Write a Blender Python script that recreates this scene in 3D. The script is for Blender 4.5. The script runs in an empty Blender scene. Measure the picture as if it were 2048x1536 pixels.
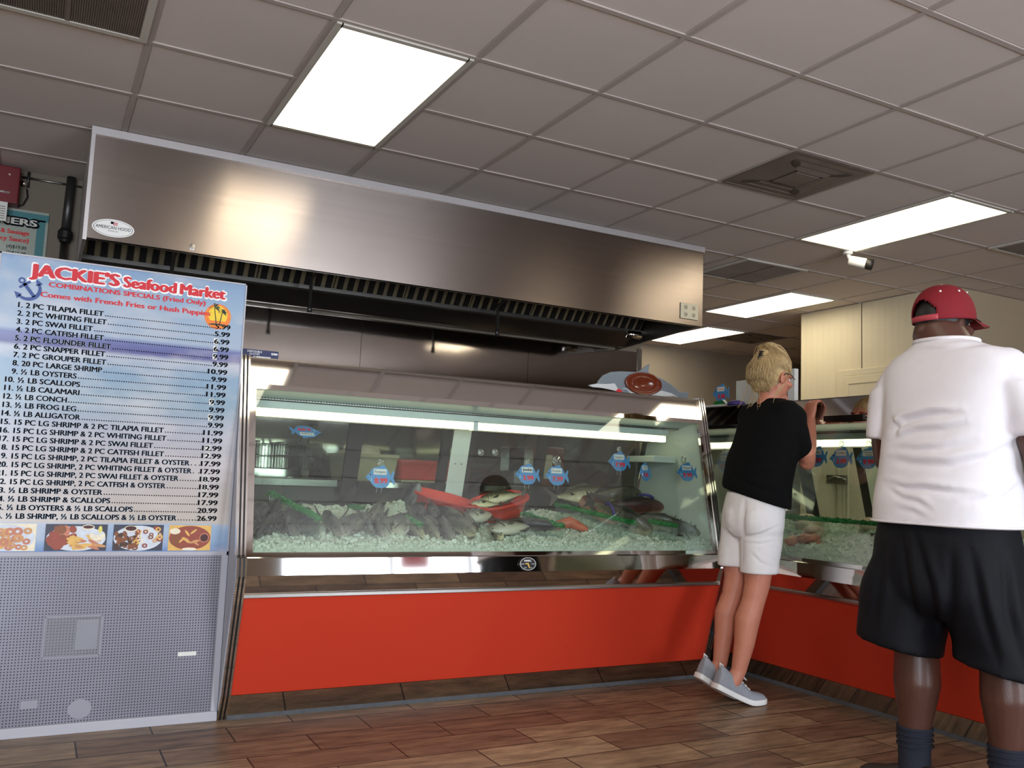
import bpy, bmesh, math, random
import numpy as np
from mathutils import Vector, Matrix, noise
random.seed(7)
rng = np.random.default_rng(11)
SC = bpy.context.scene
COL = SC.collection
PI = math.pi

# ------------------------------------------------------------------ camera, world, exposure
CAMZ = 1.0
yaw, pitch, roll = 0.48737, 0.10470, 0.03925
fw = Vector((math.sin(yaw)*math.cos(pitch), math.cos(yaw)*math.cos(pitch), math.sin(pitch)))
rt0 = Vector((math.cos(yaw), -math.sin(yaw), 0)); up0 = rt0.cross(fw)
rt = math.cos(roll)*rt0 + math.sin(roll)*up0
up = -math.sin(roll)*rt0 + math.cos(roll)*up0
cd = bpy.data.cameras.new('camera'); cam = bpy.data.objects.new('camera', cd); COL.objects.link(cam)
cd.sensor_fit = 'HORIZONTAL'; cd.sensor_width = 36.0; cd.lens = 36.0*1779.9/2048; cd.clip_start = 0.02
cam.matrix_world = Matrix(((rt.x, up.x, -fw.x, 0), (rt.y, up.y, -fw.y, 0), (rt.z, up.z, -fw.z, CAMZ), (0, 0, 0, 1)))
SC.camera = cam
SC.view_settings.view_transform = 'Standard'; SC.view_settings.look = 'None'
SC.view_settings.gamma = 1.0; SC.view_settings.use_curve_mapping = False
SC.view_settings.exposure = 0.0
SC.cycles.use_denoising = True
SC.cycles.max_bounces = 10; SC.cycles.transparent_max_bounces = 24
SC.cycles.glossy_bounces = 6; SC.cycles.diffuse_bounces = 5
SC.cycles.sample_clamp_indirect = 8.0
SC.cycles.caustics_reflective = False; SC.cycles.caustics_refractive = False

W = bpy.data.worlds.new('world'); SC.world = W; W.use_nodes = True
bg = W.node_tree.nodes['Background']; bg.inputs[0].default_value = (0.80, 0.90, 1.0, 1); bg.inputs[1].default_value = 1.5

LAMP = 6.4          # ceiling light diffusers
TUBE = 3.2          # case light tubes
DAY = 42.0          # daylight lamp behind each window bay, the left bay added (W per m2)
def daylight(x0, x1, z0, z1, y, k=1.0):
    L = bpy.data.lights.new('daylight', 'AREA'); L.shape = 'RECTANGLE'; L.size = x1-x0; L.size_y = z1-z0
    L.energy = DAY*(x1-x0)*(z1-z0)*k; L.color = (0.82, 0.90, 1.0)
    o = bpy.data.objects.new('daylight', L); COL.objects.link(o)
    o.location = ((x0+x1)/2, y, (z0+z1)/2); o.rotation_euler = (PI/2, 0, 0)
    o.rotation_euler = Vector((0, 1, 0)).to_track_quat('-Z', 'Y').to_euler()
YR = -2.6
WINS = [(-2.8, -0.1), (2.45, 5.4)]  # left bay added to brighten the room; right bay read from the steel reflections
for (a, b) in WINS: daylight(a, b, 0.12, 2.45, YR-0.16)

# ------------------------------------------------------------------ materials
def lin(c):
    return tuple(((v/255)/12.92 if v/255 <= 0.04045 else ((v/255+0.055)/1.055)**2.4) for v in c)
MATS = {}
def M(name, rgb, rough=0.5, metal=0.0, var=0.06, vscale=8.0, bump=0.0, bscale=60.0, stretch=(1, 1, 1), trans=0.0, emit=0.0,
      ani=0.0, tang=(0, 0, 1), sss=0.0, spec=0.5, coat=0.0, ior=1.45, rvar=0.0, alpha=1.0):
    m = bpy.data.materials.new(name); m.use_nodes = True; nt = m.node_tree; b = nt.nodes['Principled BSDF']
    col = lin(rgb)
    tc = nt.nodes.new('ShaderNodeTexCoord'); mp = nt.nodes.new('ShaderNodeMapping'); mp.inputs['Scale'].default_value = stretch
    nt.links.new(tc.outputs['Object'], mp.inputs['Vector'])
    nz = nt.nodes.new('ShaderNodeTexNoise'); nz.inputs['Scale'].default_value = vscale; nz.inputs['Detail'].default_value = 4
    nt.links.new(mp.outputs[0], nz.inputs['Vector'])
    mx = nt.nodes.new('ShaderNodeMix'); mx.data_type = 'RGBA'
    mx.inputs[6].default_value = tuple(max(0, c*(1-var*1.6)) for c in col)+(1,)
    mx.inputs[7].default_value = tuple(min(1, c*(1+var*1.6)) for c in col)+(1,)
    nt.links.new(nz.outputs['Fac'], mx.inputs[0]); nt.links.new(mx.outputs[2], b.inputs['Base Color'])
    b.inputs['Roughness'].default_value = rough; b.inputs['Metallic'].default_value = metal
    b.inputs['Specular IOR Level'].default_value = spec; b.inputs['IOR'].default_value = ior
    if rvar:
        mr = nt.nodes.new('ShaderNodeMapRange'); mr.inputs[3].default_value = max(0, rough-rvar); mr.inputs[4].default_value = rough+rvar
        nt.links.new(nz.outputs['Fac'], mr.inputs[0]); nt.links.new(mr.outputs[0], b.inputs['Roughness'])
    if trans: b.inputs['Transmission Weight'].default_value = trans
    if coat: b.inputs['Coat Weight'].default_value = coat; b.inputs['Coat Roughness'].default_value = 0.1
    if sss:
        b.inputs['Subsurface Weight'].default_value = sss; b.inputs['Subsurface Radius'].default_value = (0.02, 0.012, 0.008)
    if emit:
        b.inputs['Emission Strength'].default_value = emit; b.inputs['Emission Color'].default_value = col+(1,)
    if ani:
        b.inputs['Anisotropic'].default_value = ani
        cv = nt.nodes.new('ShaderNodeCombineXYZ')
        for i in range(3): cv.inputs[i].default_value = tang[i]
        nt.links.new(cv.outputs[0], b.inputs['Tangent'])
    if bump:
        n2 = nt.nodes.new('ShaderNodeTexNoise'); n2.inputs['Scale'].default_value = bscale; n2.inputs['Detail'].default_value = 5
        nt.links.new(mp.outputs[0], n2.inputs['Vector'])
        bp = nt.nodes.new('ShaderNodeBump'); bp.inputs['Strength'].default_value = bump; bp.inputs['Distance'].default_value = 0.01
        nt.links.new(n2.outputs['Fac'], bp.inputs['Height']); nt.links.new(bp.outputs[0], b.inputs['Normal'])
    if alpha < 1: b.inputs['Alpha'].default_value = alpha
    MATS[name] = m
    return m
def nodes(m): return m.node_tree.nodes, m.node_tree.links, m.node_tree.nodes['Principled BSDF']

def glass_mat(name, tint=(0.93, 0.98, 0.96), r0=0.035, dirt=0.003):
    m = bpy.data.materials.new(name); m.use_nodes = True; nt = m.node_tree; N = nt.nodes; L = nt.links
    out = N['Material Output']; N.remove(N['Principled BSDF'])
    tr = N.new('ShaderNodeBsdfTransparent'); tr.inputs[0].default_value = tint+(1,)
    gl = N.new('ShaderNodeBsdfGlossy'); gl.inputs['Roughness'].default_value = 0.02; gl.inputs[0].default_value = (1, 1, 1, 1)
    df = N.new('ShaderNodeBsdfDiffuse'); df.inputs[0].default_value = (0.8, 0.85, 0.82, 1)
    lw = N.new('ShaderNodeLayerWeight'); lw.inputs[0].default_value = 0.25
    ma = N.new('ShaderNodeMath'); ma.operation = 'MULTIPLY_ADD'; ma.inputs[1].default_value = 0.6; ma.inputs[2].default_value = r0
    L.new(lw.outputs['Fresnel'], ma.inputs[0])
    x1 = N.new('ShaderNodeMixShader'); L.new(ma.outputs[0], x1.inputs[0]); L.new(tr.outputs[0], x1.inputs[1]); L.new(gl.outputs[0], x1.inputs[2])
    nz = N.new('ShaderNodeTexNoise'); nz.inputs['Scale'].default_value = 6
    m2 = N.new('ShaderNodeMath'); m2.operation = 'MULTIPLY'; m2.inputs[1].default_value = dirt*2; L.new(nz.outputs['Fac'], m2.inputs[0])
    x2 = N.new('ShaderNodeMixShader'); L.new(m2.outputs[0], x2.inputs[0]); L.new(x1.outputs[0], x2.inputs[1]); L.new(df.outputs[0], x2.inputs[2])
    L.new(x2.outputs[0], out.inputs[0]); MATS[name] = m
    return m

M('ceiling_tile', (222, 210, 204), 0.9, var=0.05, vscale=1.2, bump=0.12, bscale=300)
M('ceiling_grid', (186, 174, 168), 0.6, var=0.08, vscale=3)
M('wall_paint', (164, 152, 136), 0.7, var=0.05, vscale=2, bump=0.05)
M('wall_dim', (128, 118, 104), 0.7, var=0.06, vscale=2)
M('cooler_panel', (226, 214, 184), 0.45, var=0.05, vscale=3)
M('cooler_panel_shaded', (190, 172, 146), 0.5, var=0.05, vscale=3)  # same cream panel, darkened: the shade of the front face is in the colour
M('groove', (70, 62, 52), 0.8)
M('mirror_steel', (196, 190, 186), 0.045, 1.0, var=0.03, vscale=2)
M('chrome', (225, 222, 220), 0.06, 1.0, var=0.02)
M('brushed_steel', (166, 154, 146), 0.27, 1.0, var=0.05, vscale=3, stretch=(0.3, 1, 14), ani=0.85, tang=(0, 0, 1))
M('fryer_steel', (92, 90, 90), 0.45, 0.7, var=0.1)
M('slip', (150, 150, 160), 0.5, var=0.04)
M('halo', (196, 208, 226), 0.5, var=0.02)
M('kitchen_steel', (150, 142, 136), 0.07, 1.0, var=0.08, vscale=2.5, bump=0.03, bscale=3, ani=0.2, tang=(0, 0, 1))
M('steel', (150, 146, 142), 0.32, 1.0, var=0.06, vscale=6)
M('hood_trim', (206, 200, 200), 0.4, 0.6, var=0.04)
M('filter_steel', (160, 148, 120), 0.4, 0.4, var=0.15, vscale=12)
M('dark_slot', (16, 15, 15), 0.7)
M('black', (14, 14, 15), 0.35, var=0.1)
M('black_rubber', (20, 18, 18), 0.5)
M('dark_frame', (40, 37, 35), 0.4, var=0.1)
M('orange', (196, 56, 34), 0.42, var=0.03, vscale=1.5, bump=0.02, bscale=200)
M('case_grey', (178, 178, 186), 0.45, var=0.05, vscale=2)
M('case_white', (214, 220, 210), 0.4, var=0.03)
M('canopy_blue', (150, 172, 176), 0.35, var=0.04)
M('caulk', (78, 80, 84), 0.8, var=0.2, vscale=30)
M('white_plastic', (226, 226, 222), 0.4, var=0.02)
M('ivory', (214, 204, 178), 0.4, var=0.03)
M('ink', (9, 10, 17), 0.6, var=0.02, spec=0.1)
M('ink_red', (206, 34, 46), 0.5, var=0.02)
M('ink_white', (240, 240, 240), 0.5, var=0.01)
M('paper', (226, 226, 220), 0.7, var=0.04, vscale=20)
M('sign_blue', (74, 142, 198), 0.45, var=0.08, vscale=20)
M('price_red', (226, 38, 50), 0.5, var=0.05)
M('red_paint', (112, 20, 28), 0.4, var=0.08)
M('pipe', (84, 84, 84), 0.4, 0.8, var=0.1)
M('red_tub', (214, 56, 34), 0.4, var=0.06, sss=0.05)
M('tub_cream', (214, 204, 172), 0.45, var=0.04, vscale=5)
M('flour', (226, 218, 198), 0.9, var=0.06, vscale=40, bump=0.4, bscale=80)
M('cardboard', (186, 156, 100), 0.8, var=0.06, vscale=14)
M('parsley', (24, 122, 52), 0.5, var=0.3, vscale=60)
M('navy_box', (28, 36, 84), 0.45, var=0.06)
M('dolphin_grey', (132, 142, 150), 0.35, var=0.06, vscale=9)
M('dolphin_white', (222, 224, 226), 0.4, var=0.03)
M('brown_dish', (112, 46, 24), 0.18, var=0.08, coat=0.5)
M('lamp_frame', (205, 200, 190), 0.5, var=0.03)
M('vent_metal', (124, 112, 104), 0.6, 0.0, var=0.25, vscale=5)
M('vent_dirt', (84, 74, 66), 0.8, var=0.3, vscale=7)
M('skin_fair', (190, 124, 100), 0.5, var=0.08, vscale=25, bump=0.05, bscale=120, sss=0.12)
M('skin_dark', (82, 52, 42), 0.38, var=0.1, vscale=18, bump=0.05, bscale=120, sss=0.05)
M('blond', (190, 162, 116), 0.45, var=0.22, vscale=10, stretch=(1, 1, 1), bump=0.35, bscale=70)
M('blond_dark', (168, 132, 84), 0.5, var=0.2, vscale=20)
M('top_black', (13, 13, 14), 0.95, spec=0.15, var=0.15, vscale=60, bump=0.15, bscale=300)
M('shorts_white', (226, 222, 222), 0.85, var=0.03, vscale=40, bump=0.12, bscale=400)
M('tee_white', (232, 228, 234), 0.85, var=0.02, vscale=30, bump=0.08, bscale=300)
M('shorts_navy', (11, 12, 18), 0.7, spec=0.25, var=0.12, vscale=60, bump=0.1, bscale=400)
M('sock', (30, 34, 46), 0.9, var=0.15, vscale=60, bump=0.3, bscale=200)
M('shoe_grey', (146, 150, 158), 0.8, var=0.14, vscale=120, bump=0.25, bscale=400)
M('shoe_sole', (228, 228, 226), 0.6, var=0.04)
M('shoe_dark', (42, 32, 30), 0.6, var=0.1)
M('cap_red', (124, 17, 30), 0.8, var=0.08, vscale=80, bump=0.15, bscale=400)
M('cap_strap', (176, 66, 76), 0.5, var=0.06)
M('cap_green', (30, 70, 44), 0.7, var=0.06)
M('eye_white', (225, 222, 216), 0.2); M('eye_dark', (30, 22, 18), 0.15); M('lip', (160, 84, 78), 0.4)
M('wire', (190, 192, 190), 0.3, 0.5)
M('lamp_glow', (255, 242, 214), 0.5, var=0.0, emit=LAMP)
M('tube_glow', (255, 248, 206), 0.5, var=0.0, emit=TUBE)
glass_mat('case_glass'); glass_mat('rear_glass', (0.86, 0.9, 0.86), 0.02, 0.006)
glass_mat('suction', (0.93, 0.95, 0.93), 0.10, 0.10)
glass_mat('pocket_plastic', (0.96, 0.96, 0.97), 0.03, 0.06)
glass_mat('divider_plastic', (0.9, 0.95, 0.93), 0.03, 0.04)

# floor: wood-look plank tiles in half bond
def floor_mat():
    m = M('floor_plank', (120, 90, 70), 0.42, var=0.1); N, L, b = nodes(m)
    tc = N.new('ShaderNodeTexCoord'); mp = N.new('ShaderNodeMapping'); mp.inputs['Location'].default_value = (-0.996+0.2615, -3.235, 0)
    L.new(tc.outputs['Object'], mp.inputs[0])
    br = N.new('ShaderNodeTexBrick'); br.offset = 0.5; br.offset_frequency = 2; br.squash = 1.0
    br.inputs['Scale'].default_value = 1.0; br.inputs['Brick Width'].default_value = 0.523; br.inputs['Row Height'].default_value = 0.1965
    br.inputs['Mortar Size'].default_value = 0.0034; br.inputs['Mortar Smooth'].default_value = 0.2; br.inputs['Bias'].default_value = 0.0
    br.inputs['Color1'].default_value = lin((122, 98, 80))+(1,); br.inputs['Color2'].default_value = lin((168, 146, 118))+(1,)
    br.inputs['Mortar'].default_value = lin((36, 29, 25))+(1,)
    L.new(mp.outputs[0], br.inputs['Vector'])
    m2 = N.new('ShaderNodeMapping'); m2.inputs['Scale'].default_value = (3.2, 16, 1); L.new(tc.outputs['Object'], m2.inputs[0])
    nz = N.new('ShaderNodeTexNoise'); nz.inputs['Scale'].default_value = 1.6; nz.inputs['Detail'].default_value = 7; nz.inputs['Roughness'].default_value = 0.65
    L.new(m2.outputs[0], nz.inputs['Vector'])
    cr = N.new('ShaderNodeValToRGB'); cr.color_ramp.elements[0].position = 0.32; cr.color_ramp.elements[0].color = (0.34, 0.33, 0.32, 1)
    cr.color_ramp.elements[1].position = 0.66; cr.color_ramp.elements[1].color = (1.12, 1.06, 1.0, 1)
    L.new(nz.outputs['Fac'], cr.inputs[0])
    mx = N.new('ShaderNodeMix'); mx.data_type = 'RGBA'; mx.blend_type = 'MULTIPLY'; mx.inputs[0].default_value = 1.0
    L.new(br.outputs['Color'], mx.inputs[6]); L.new(cr.outputs[0], mx.inputs[7]); L.new(mx.outputs[2], b.inputs['Base Color'])
    bp = N.new('ShaderNodeBump'); bp.inputs['Strength'].default_value = 0.35; bp.inputs['Distance'].default_value = 0.003; bp.invert = True
    L.new(br.outputs['Fac'], bp.inputs['Height']); L.new(bp.outputs[0], b.inputs['Normal'])
floor_mat()

def stripes_mat(m, axis, freq, depth):
    """fine regular ribs: sine bump along one object axis"""
    N, L, b = nodes(m)
    tc = N.new('ShaderNodeTexCoord'); sp = N.new('ShaderNodeSeparateXYZ'); L.new(tc.outputs['Object'], sp.inputs[0])
    a = N.new('ShaderNodeMath'); a.operation = 'MULTIPLY'; a.inputs[1].default_value = freq*2*PI; L.new(sp.outputs[axis], a.inputs[0])
    s = N.new('ShaderNodeMath'); s.operation = 'SINE'; L.new(a.outputs[0], s.inputs[0])
    p = N.new('ShaderNodeMath'); p.operation = 'GREATER_THAN'; p.inputs[1].default_value = 0.9; L.new(s.outputs[0], p.inputs[0])
    bp = N.new('ShaderNodeBump'); bp.invert = True; bp.inputs['Strength'].default_value = depth; bp.inputs['Distance'].default_value = 0.004
    L.new(p.outputs[0], bp.inputs['Height']); L.new(bp.outputs[0], b.inputs['Normal'])
stripes_mat(MATS['cooler_panel'], 1, 14.0, 0.7); stripes_mat(MATS['cooler_panel_shaded'], 0, 14.0, 0.7)

def perf_mat():
    m = M('perforated', (132, 131, 142), 0.42, 0.25, var=0.16, vscale=2.2); N, L, b = nodes(m)
    src = b.inputs['Base Color'].links[0].from_socket
    tc = N.new('ShaderNodeTexCoord'); sp = N.new('ShaderNodeSeparateXYZ'); L.new(tc.outputs['Object'], sp.inputs[0])
    fs = []
    for ax in (0, 2):
        a = N.new('ShaderNodeMath'); a.operation = 'MULTIPLY'; a.inputs[1].default_value = 2*PI/0.0106; L.new(sp.outputs[ax], a.inputs[0])
        s = N.new('ShaderNodeMath'); s.operation = 'COSINE'; L.new(a.outputs[0], s.inputs[0]); fs.append(s)
    ad = N.new('ShaderNodeMath'); ad.operation = 'ADD'; L.new(fs[0].outputs[0], ad.inputs[0]); L.new(fs[1].outputs[0], ad.inputs[1])
    gt = N.new('ShaderNodeMath'); gt.operation = 'GREATER_THAN'; gt.inputs[1].default_value = 1.0; L.new(ad.outputs[0], gt.inputs[0])
    mx = N.new('ShaderNodeMix'); mx.data_type = 'RGBA'; mx.inputs[7].default_value = lin((52, 52, 62))+(1,)
    L.new(gt.outputs[0], mx.inputs[0]); L.new(src, mx.inputs[6]); L.new(mx.outputs[2], b.inputs['Base Color'])
perf_mat()

def poster_mat():
    """printed seascape: blue sky with clouds, violet band, pale beach at the foot"""
    m = M('poster_print', (150, 180, 220), 0.3, var=0.02, coat=0.15); N, L, b = nodes(m)
    tc = N.new('ShaderNodeTexCoord'); sp = N.new('ShaderNodeSeparateXYZ'); L.new(tc.outputs['Object'], sp.inputs[0])
    mr = N.new('ShaderNodeMapRange'); mr.inputs[1].default_value = 0.66; mr.inputs[2].default_value = 1.757; L.new(sp.outputs[2], mr.inputs[0])
    cr = N.new('ShaderNodeValToRGB'); e = cr.color_ramp.elements
    stops = [(0.0, (112, 150, 214)), (0.035, (150, 186, 232)), (0.095, (160, 196, 240)), (0.1, (196, 196, 196)), (0.3, (188, 190, 202)), (0.42, (176, 188, 212)),
             (0.52, (142, 176, 206)), (0.645, (140, 176, 214)), (0.685, (178, 198, 226)), (0.70, (92, 98, 168)), (0.735, (112, 128, 192)), (0.75, (166, 192, 226)), (0.9, (150, 186, 226)), (1.0, (132, 170, 218))]
    e[0].position, e[0].color = stops[0][0], lin(stops[0][1])+(1,)
    e[1].position, e[1].color = stops[-1][0], lin(stops[-1][1])+(1,)
    for p, c in stops[1:-1]:
        q = e.new(p); q.color = lin(c)+(1,)
    L.new(mr.outputs[0], cr.inputs[0])
    mp = N.new('ShaderNodeMapping'); mp.inputs['Scale'].default_value = (3.0, 1, 6.5); L.new(tc.outputs['Object'], mp.inputs[0])
    nz = N.new('ShaderNodeTexNoise'); nz.inputs['Scale'].default_value = 1.3; nz.inputs['Detail'].default_value = 5; L.new(mp.outputs[0], nz.inputs['Vector'])
    c2 = N.new('ShaderNodeValToRGB'); c2.color_ramp.elements[0].position = 0.46; c2.color_ramp.elements[1].position = 0.72
    c2.color_ramp.elements[1].color = (0.6, 0.6, 0.6, 1); L.new(nz.outputs['Fac'], c2.inputs[0])
    mx = N.new('ShaderNodeMix'); mx.data_type = 'RGBA'; mx.inputs[7].default_value = lin((222, 228, 240))+(1,)
    L.new(c2.outputs[0], mx.inputs[0]); L.new(cr.outputs[0], mx.inputs[6])
    tn = N.new('ShaderNodeMix'); tn.data_type = 'RGBA'; tn.blend_type = 'MULTIPLY'; tn.inputs[0].default_value = 1.0; tn.inputs[7].default_value = (0.95, 0.84, 0.74, 1)
    L.new(mx.outputs[2], tn.inputs[6]); L.new(tn.outputs[2], b.inputs['Base Color'])
poster_mat()

def ice_mat():
    m = M('ice', (208, 214, 196), 0.3, var=0.06, vscale=26, bump=0.35, bscale=90, sss=0.25, spec=0.6)
    nodes(m)[2].inputs['Subsurface Radius'].default_value = (0.03, 0.035, 0.034)
ice_mat()

def fish_mat(name, back, belly, mid):
    m = M(name, mid, 0.3, var=0.1, bump=0.25, bscale=190, coat=0.3); N, L, b = nodes(m)
    tc = N.new('ShaderNodeTexCoord'); sp = N.new('ShaderNodeSeparateXYZ'); L.new(tc.outputs['Object'], sp.inputs[0])
    nz = N.new('ShaderNodeTexNoise'); nz.inputs['Scale'].default_value = 30; L.new(tc.outputs['Object'], nz.inputs['Vector'])
    ma = N.new('ShaderNodeMath'); ma.operation = 'MULTIPLY_ADD'; ma.inputs[1].default_value = 0.04; L.new(nz.outputs['Fac'], ma.inputs[0]); L.new(sp.outputs[2], ma.inputs[2])
    mr = N.new('ShaderNodeMapRange'); mr.inputs[1].default_value = -0.012; mr.inputs[2].default_value = 0.068; L.new(ma.outputs[0], mr.inputs[0])
    cr = N.new('ShaderNodeValToRGB'); e = cr.color_ramp.elements
    e[0].color = lin(belly)+(1,); e[1].color = lin(back)+(1,); q = e.new(0.5); q.color = lin(mid)+(1,)
    L.new(mr.outputs[0], cr.inputs[0]); L.new(cr.outputs[0], b.inputs['Base Color'])
fish_mat('fish_dark', (34, 34, 40), (128, 124, 116), (58, 56, 60))
fish_mat('fish_grey', (62, 60, 58), (206, 200, 180), (116, 112, 102))
fish_mat('fish_silver', (58, 58, 54), (226, 216, 170), (134, 126, 104))
fish_mat('fish_red', (60, 34, 30), (214, 160, 138), (116, 62, 52))
fish_mat('fish_olive', (50, 48, 36), (222, 212, 174), (100, 94, 72))
M('fin', (66, 64, 58), 0.4, var=0.2, vscale=40)
M('fillet_pink', (206, 130, 108), 0.35, var=0.2, vscale=18, bump=0.3, bscale=60, sss=0.2)
M('fillet_pale', (214, 190, 166), 0.35, var=0.18, vscale=18, bump=0.3, bscale=60, sss=0.2)
M('fillet_orange', (206, 104, 70), 0.35, var=0.15, vscale=30, bump=0.3, bscale=60, sss=0.2)
M('purple_band', (72, 60, 130), 0.4)
for nm, c in dict(food_tan=(206, 150, 96), food_gold=(226, 180, 96), food_brown=(134, 78, 44), food_red=(150, 70, 52), food_dark=(70, 44, 32), food_cream=(236, 226, 200),
                  food_plate=(210, 216, 226), food_sauce=(70, 24, 24), food_lemon=(226, 214, 110), food_navy=(58, 60, 74), food_pink=(196, 124, 96),
                  sun_yellow=(246, 204, 50), sun_orange=(238, 128, 44), palm=(20, 40, 24), anchor_blue=(46, 74, 140), teal=(64, 132, 138), pale_green=(170, 178, 166), florida=(222, 178, 82)).items():
    M(nm, c, 0.4, var=0.12, vscale=60)
# ------------------------------------------------------------------ mesh helpers
class MB:
    def __init__(s): s.v = []; s.f = []; s.m = []; s.sm = []
    def add(s, vs, fs, mi=0, smooth=False):
        b = len(s.v); s.v.extend([tuple(p) for p in vs])
        for f in fs: s.f.append(tuple(b+i for i in f)); s.m.append(mi); s.sm.append(smooth)
        return s
    def box(s, x0, x1, y0, y1, z0, z1, mi=0):
        return s.add([(x, y, z) for x in (x0, x1) for y in (y0, y1) for z in (z0, z1)],
                     [(0, 1, 3, 2), (4, 6, 7, 5), (0, 4, 5, 1), (2, 3, 7, 6), (0, 2, 6, 4), (1, 5, 7, 3)], mi)
    def obox(s, c, ax, ay, az, mi=0):
        c, ax, ay, az = map(Vector, (c, ax, ay, az))
        return s.add([c+i*ax+j*ay+k*az for i in (-1, 1) for j in (-1, 1) for k in (-1, 1)],
                     [(0, 1, 3, 2), (4, 6, 7, 5), (0, 4, 5, 1), (2, 3, 7, 6), (0, 2, 6, 4), (1, 5, 7, 3)], mi)
    def prism(s, prof, fn, t0, t1, mi=0):
        n = len(prof); vs = [fn(p, t0) for p in prof]+[fn(p, t1) for p in prof]
        fs = [tuple(range(n)), tuple(range(2*n-1, n-1, -1))]+[(i, (i+1) % n, n+(i+1) % n, n+i) for i in range(n)]
        return s.add(vs, fs, mi)
    def rings(s, R, mi=0, smooth=True, caps=True, closed=True):
        n = len(R[0]); vs = [p for r in R for p in r]; fs = []
        for k in range(len(R)-1):
            for i in range(n if closed else n-1):
                j = (i+1) % n; fs.append((k*n+i, k*n+j, (k+1)*n+j, (k+1)*n+i))
        if caps: fs.append(tuple(range(n-1, -1, -1))); fs.append(tuple((len(R)-1)*n+i for i in range(n)))
        return s.add(vs, fs, mi, smooth)
    def tube(s, pts, r, n=12, mi=0, smooth=True, flat=None):
        pts = [Vector(p) for p in pts]; rs = r if isinstance(r, (list, tuple)) else [r]*len(pts)
        R = []; a = None
        for i, p in enumerate(pts):
            d = (pts[min(i+1, len(pts)-1)]-pts[max(i-1, 0)]).normalized()
            if a is None:
                a = d.orthogonal().normalized() if flat is None else (Vector(flat)-Vector(flat).dot(d)*d).normalized()
            else: a = (a-a.dot(d)*d).normalized()
            b = d.cross(a)
            R.append([p+rs[i]*(math.cos(2*PI*k/n)*a+math.sin(2*PI*k/n)*b) for k in range(n)])
        return s.rings(R, mi, smooth)
    def limb(s, pts, rs, n=16):
        """tapered limb with round ends"""
        P = [Vector(p) for p in pts]; Q = []; RR = []
        d0 = (P[0]-P[1]).normalized(); d1 = (P[-1]-P[-2]).normalized()
        for t in (0.95, 0.7, 0.4): Q.append(P[0]+d0*rs[0]*t); RR.append(rs[0]*math.sqrt(1-t*t))
        for i in range(len(P)-1):
            for k in range(4):
                t = k/4; Q.append(P[i].lerp(P[i+1], t)); RR.append(rs[i]*(1-t)+rs[i+1]*t)
        Q.append(P[-1]); RR.append(rs[-1])
        for t in (0.4, 0.7, 0.95): Q.append(P[-1]+d1*rs[-1]*t); RR.append(rs[-1]*math.sqrt(1-t*t))
        return s.tube(Q, RR, n)
    def ball(s, c, r, n=16, m=10, mi=0, axes=None):
        c = Vector(c); r = (r, r, r) if not isinstance(r, (tuple, list)) else r
        ax = axes or (Vector((1, 0, 0)), Vector((0, 1, 0)), Vector((0, 0, 1))); R = []
        for j in range(m+1):
            t = -PI/2*0.985+PI*0.985*j/m
            R.append([c+ax[0]*(r[0]*math.cos(t)*math.cos(2*PI*i/n))+ax[1]*(r[1]*math.cos(t)*math.sin(2*PI*i/n))+ax[2]*(r[2]*math.sin(t)) for i in range(n)])
        return s.rings(R, mi, True)
    def disc(s, c, ax, ay, n=24, mi=0):
        c, ax, ay = map(Vector, (c, ax, ay))
        return s.add([c+math.cos(2*PI*i/n)*ax+math.sin(2*PI*i/n)*ay for i in range(n)], [tuple(range(n))], mi)
    def ringband(s, c, ax, ay, k, n=24, mi=0):
        c, ax, ay = map(Vector, (c, ax, ay)); vs = []
        for q in (1, k): vs += [c+q*(math.cos(2*PI*i/n)*ax+math.sin(2*PI*i/n)*ay) for i in range(n)]
        return s.add(vs, [(i, (i+1) % n, n+(i+1) % n, n+i) for i in range(n)], mi)
    def build(s, name, mats, parent=None, bevel=0.0, local=False, fixn=True, seg=2):
        me = bpy.data.meshes.new(name)
        off = Vector((0, 0, 0))
        if not local:
            p = parent
            while p is not None: off = off+p.location; p = p.parent
        V = [(a-off.x, b-off.y, c-off.z) for a, b, c in s.v]
        o = bpy.data.objects.new(name, me)
        if parent is None and not local:
            A = np.array(V); lo, hi = A.min(0), A.max(0); base = ((lo[0]+hi[0])/2, (lo[1]+hi[1])/2, lo[2])
            V = [(a-base[0], b-base[1], c-base[2]) for a, b, c in V]; o.location = base
        me.from_pydata(V, [], s.f); me.update()
        for m in ([mats] if isinstance(mats, str) else mats): me.materials.append(MATS[m])
        for p, mi, sm in zip(me.polygons, s.m, s.sm): p.material_index = mi; p.use_smooth = sm
        if fixn:
            bm = bmesh.new(); bm.from_mesh(me); bmesh.ops.recalc_face_normals(bm, faces=bm.faces); bm.to_mesh(me); bm.free()
        COL.objects.link(o)
        if parent is not None: o.parent = parent
        if bevel:
            b = o.modifiers.new('bevel', 'BEVEL'); b.width = bevel; b.segments = seg; b.limit_method = 'ANGLE'; b.angle_limit = 0.7
        return o
def tag(o, label, cat, group=None, kind=None):
    o['label'] = label; o['category'] = cat
    if group: o['group'] = group
    if kind: o['kind'] = kind
    return o
def structure(o, label, cat):
    o['kind'] = 'structure'; o['label'] = label; o['category'] = cat; return o
def thing(name, loc, label, cat, group=None, rot=(0, 0, 0)):
    o = bpy.data.objects.new(name, None); COL.objects.link(o); o.empty_display_size = 0.05
    o.location = loc; o.rotation_euler = rot
    return tag(o, label, cat, group)
def dup(root, loc, rot, label, group=None, scale=None):
    r = root.copy(); COL.objects.link(r); r.location = loc; r.rotation_euler = rot; r['label'] = label
    if scale: r.scale = scale
    if group: r['group'] = group
    for ch in list(root.children):
        c = ch.copy(); COL.objects.link(c); c.parent = r
        for g in ch.children:
            d = g.copy(); COL.objects.link(d); d.parent = c
    return r
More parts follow.
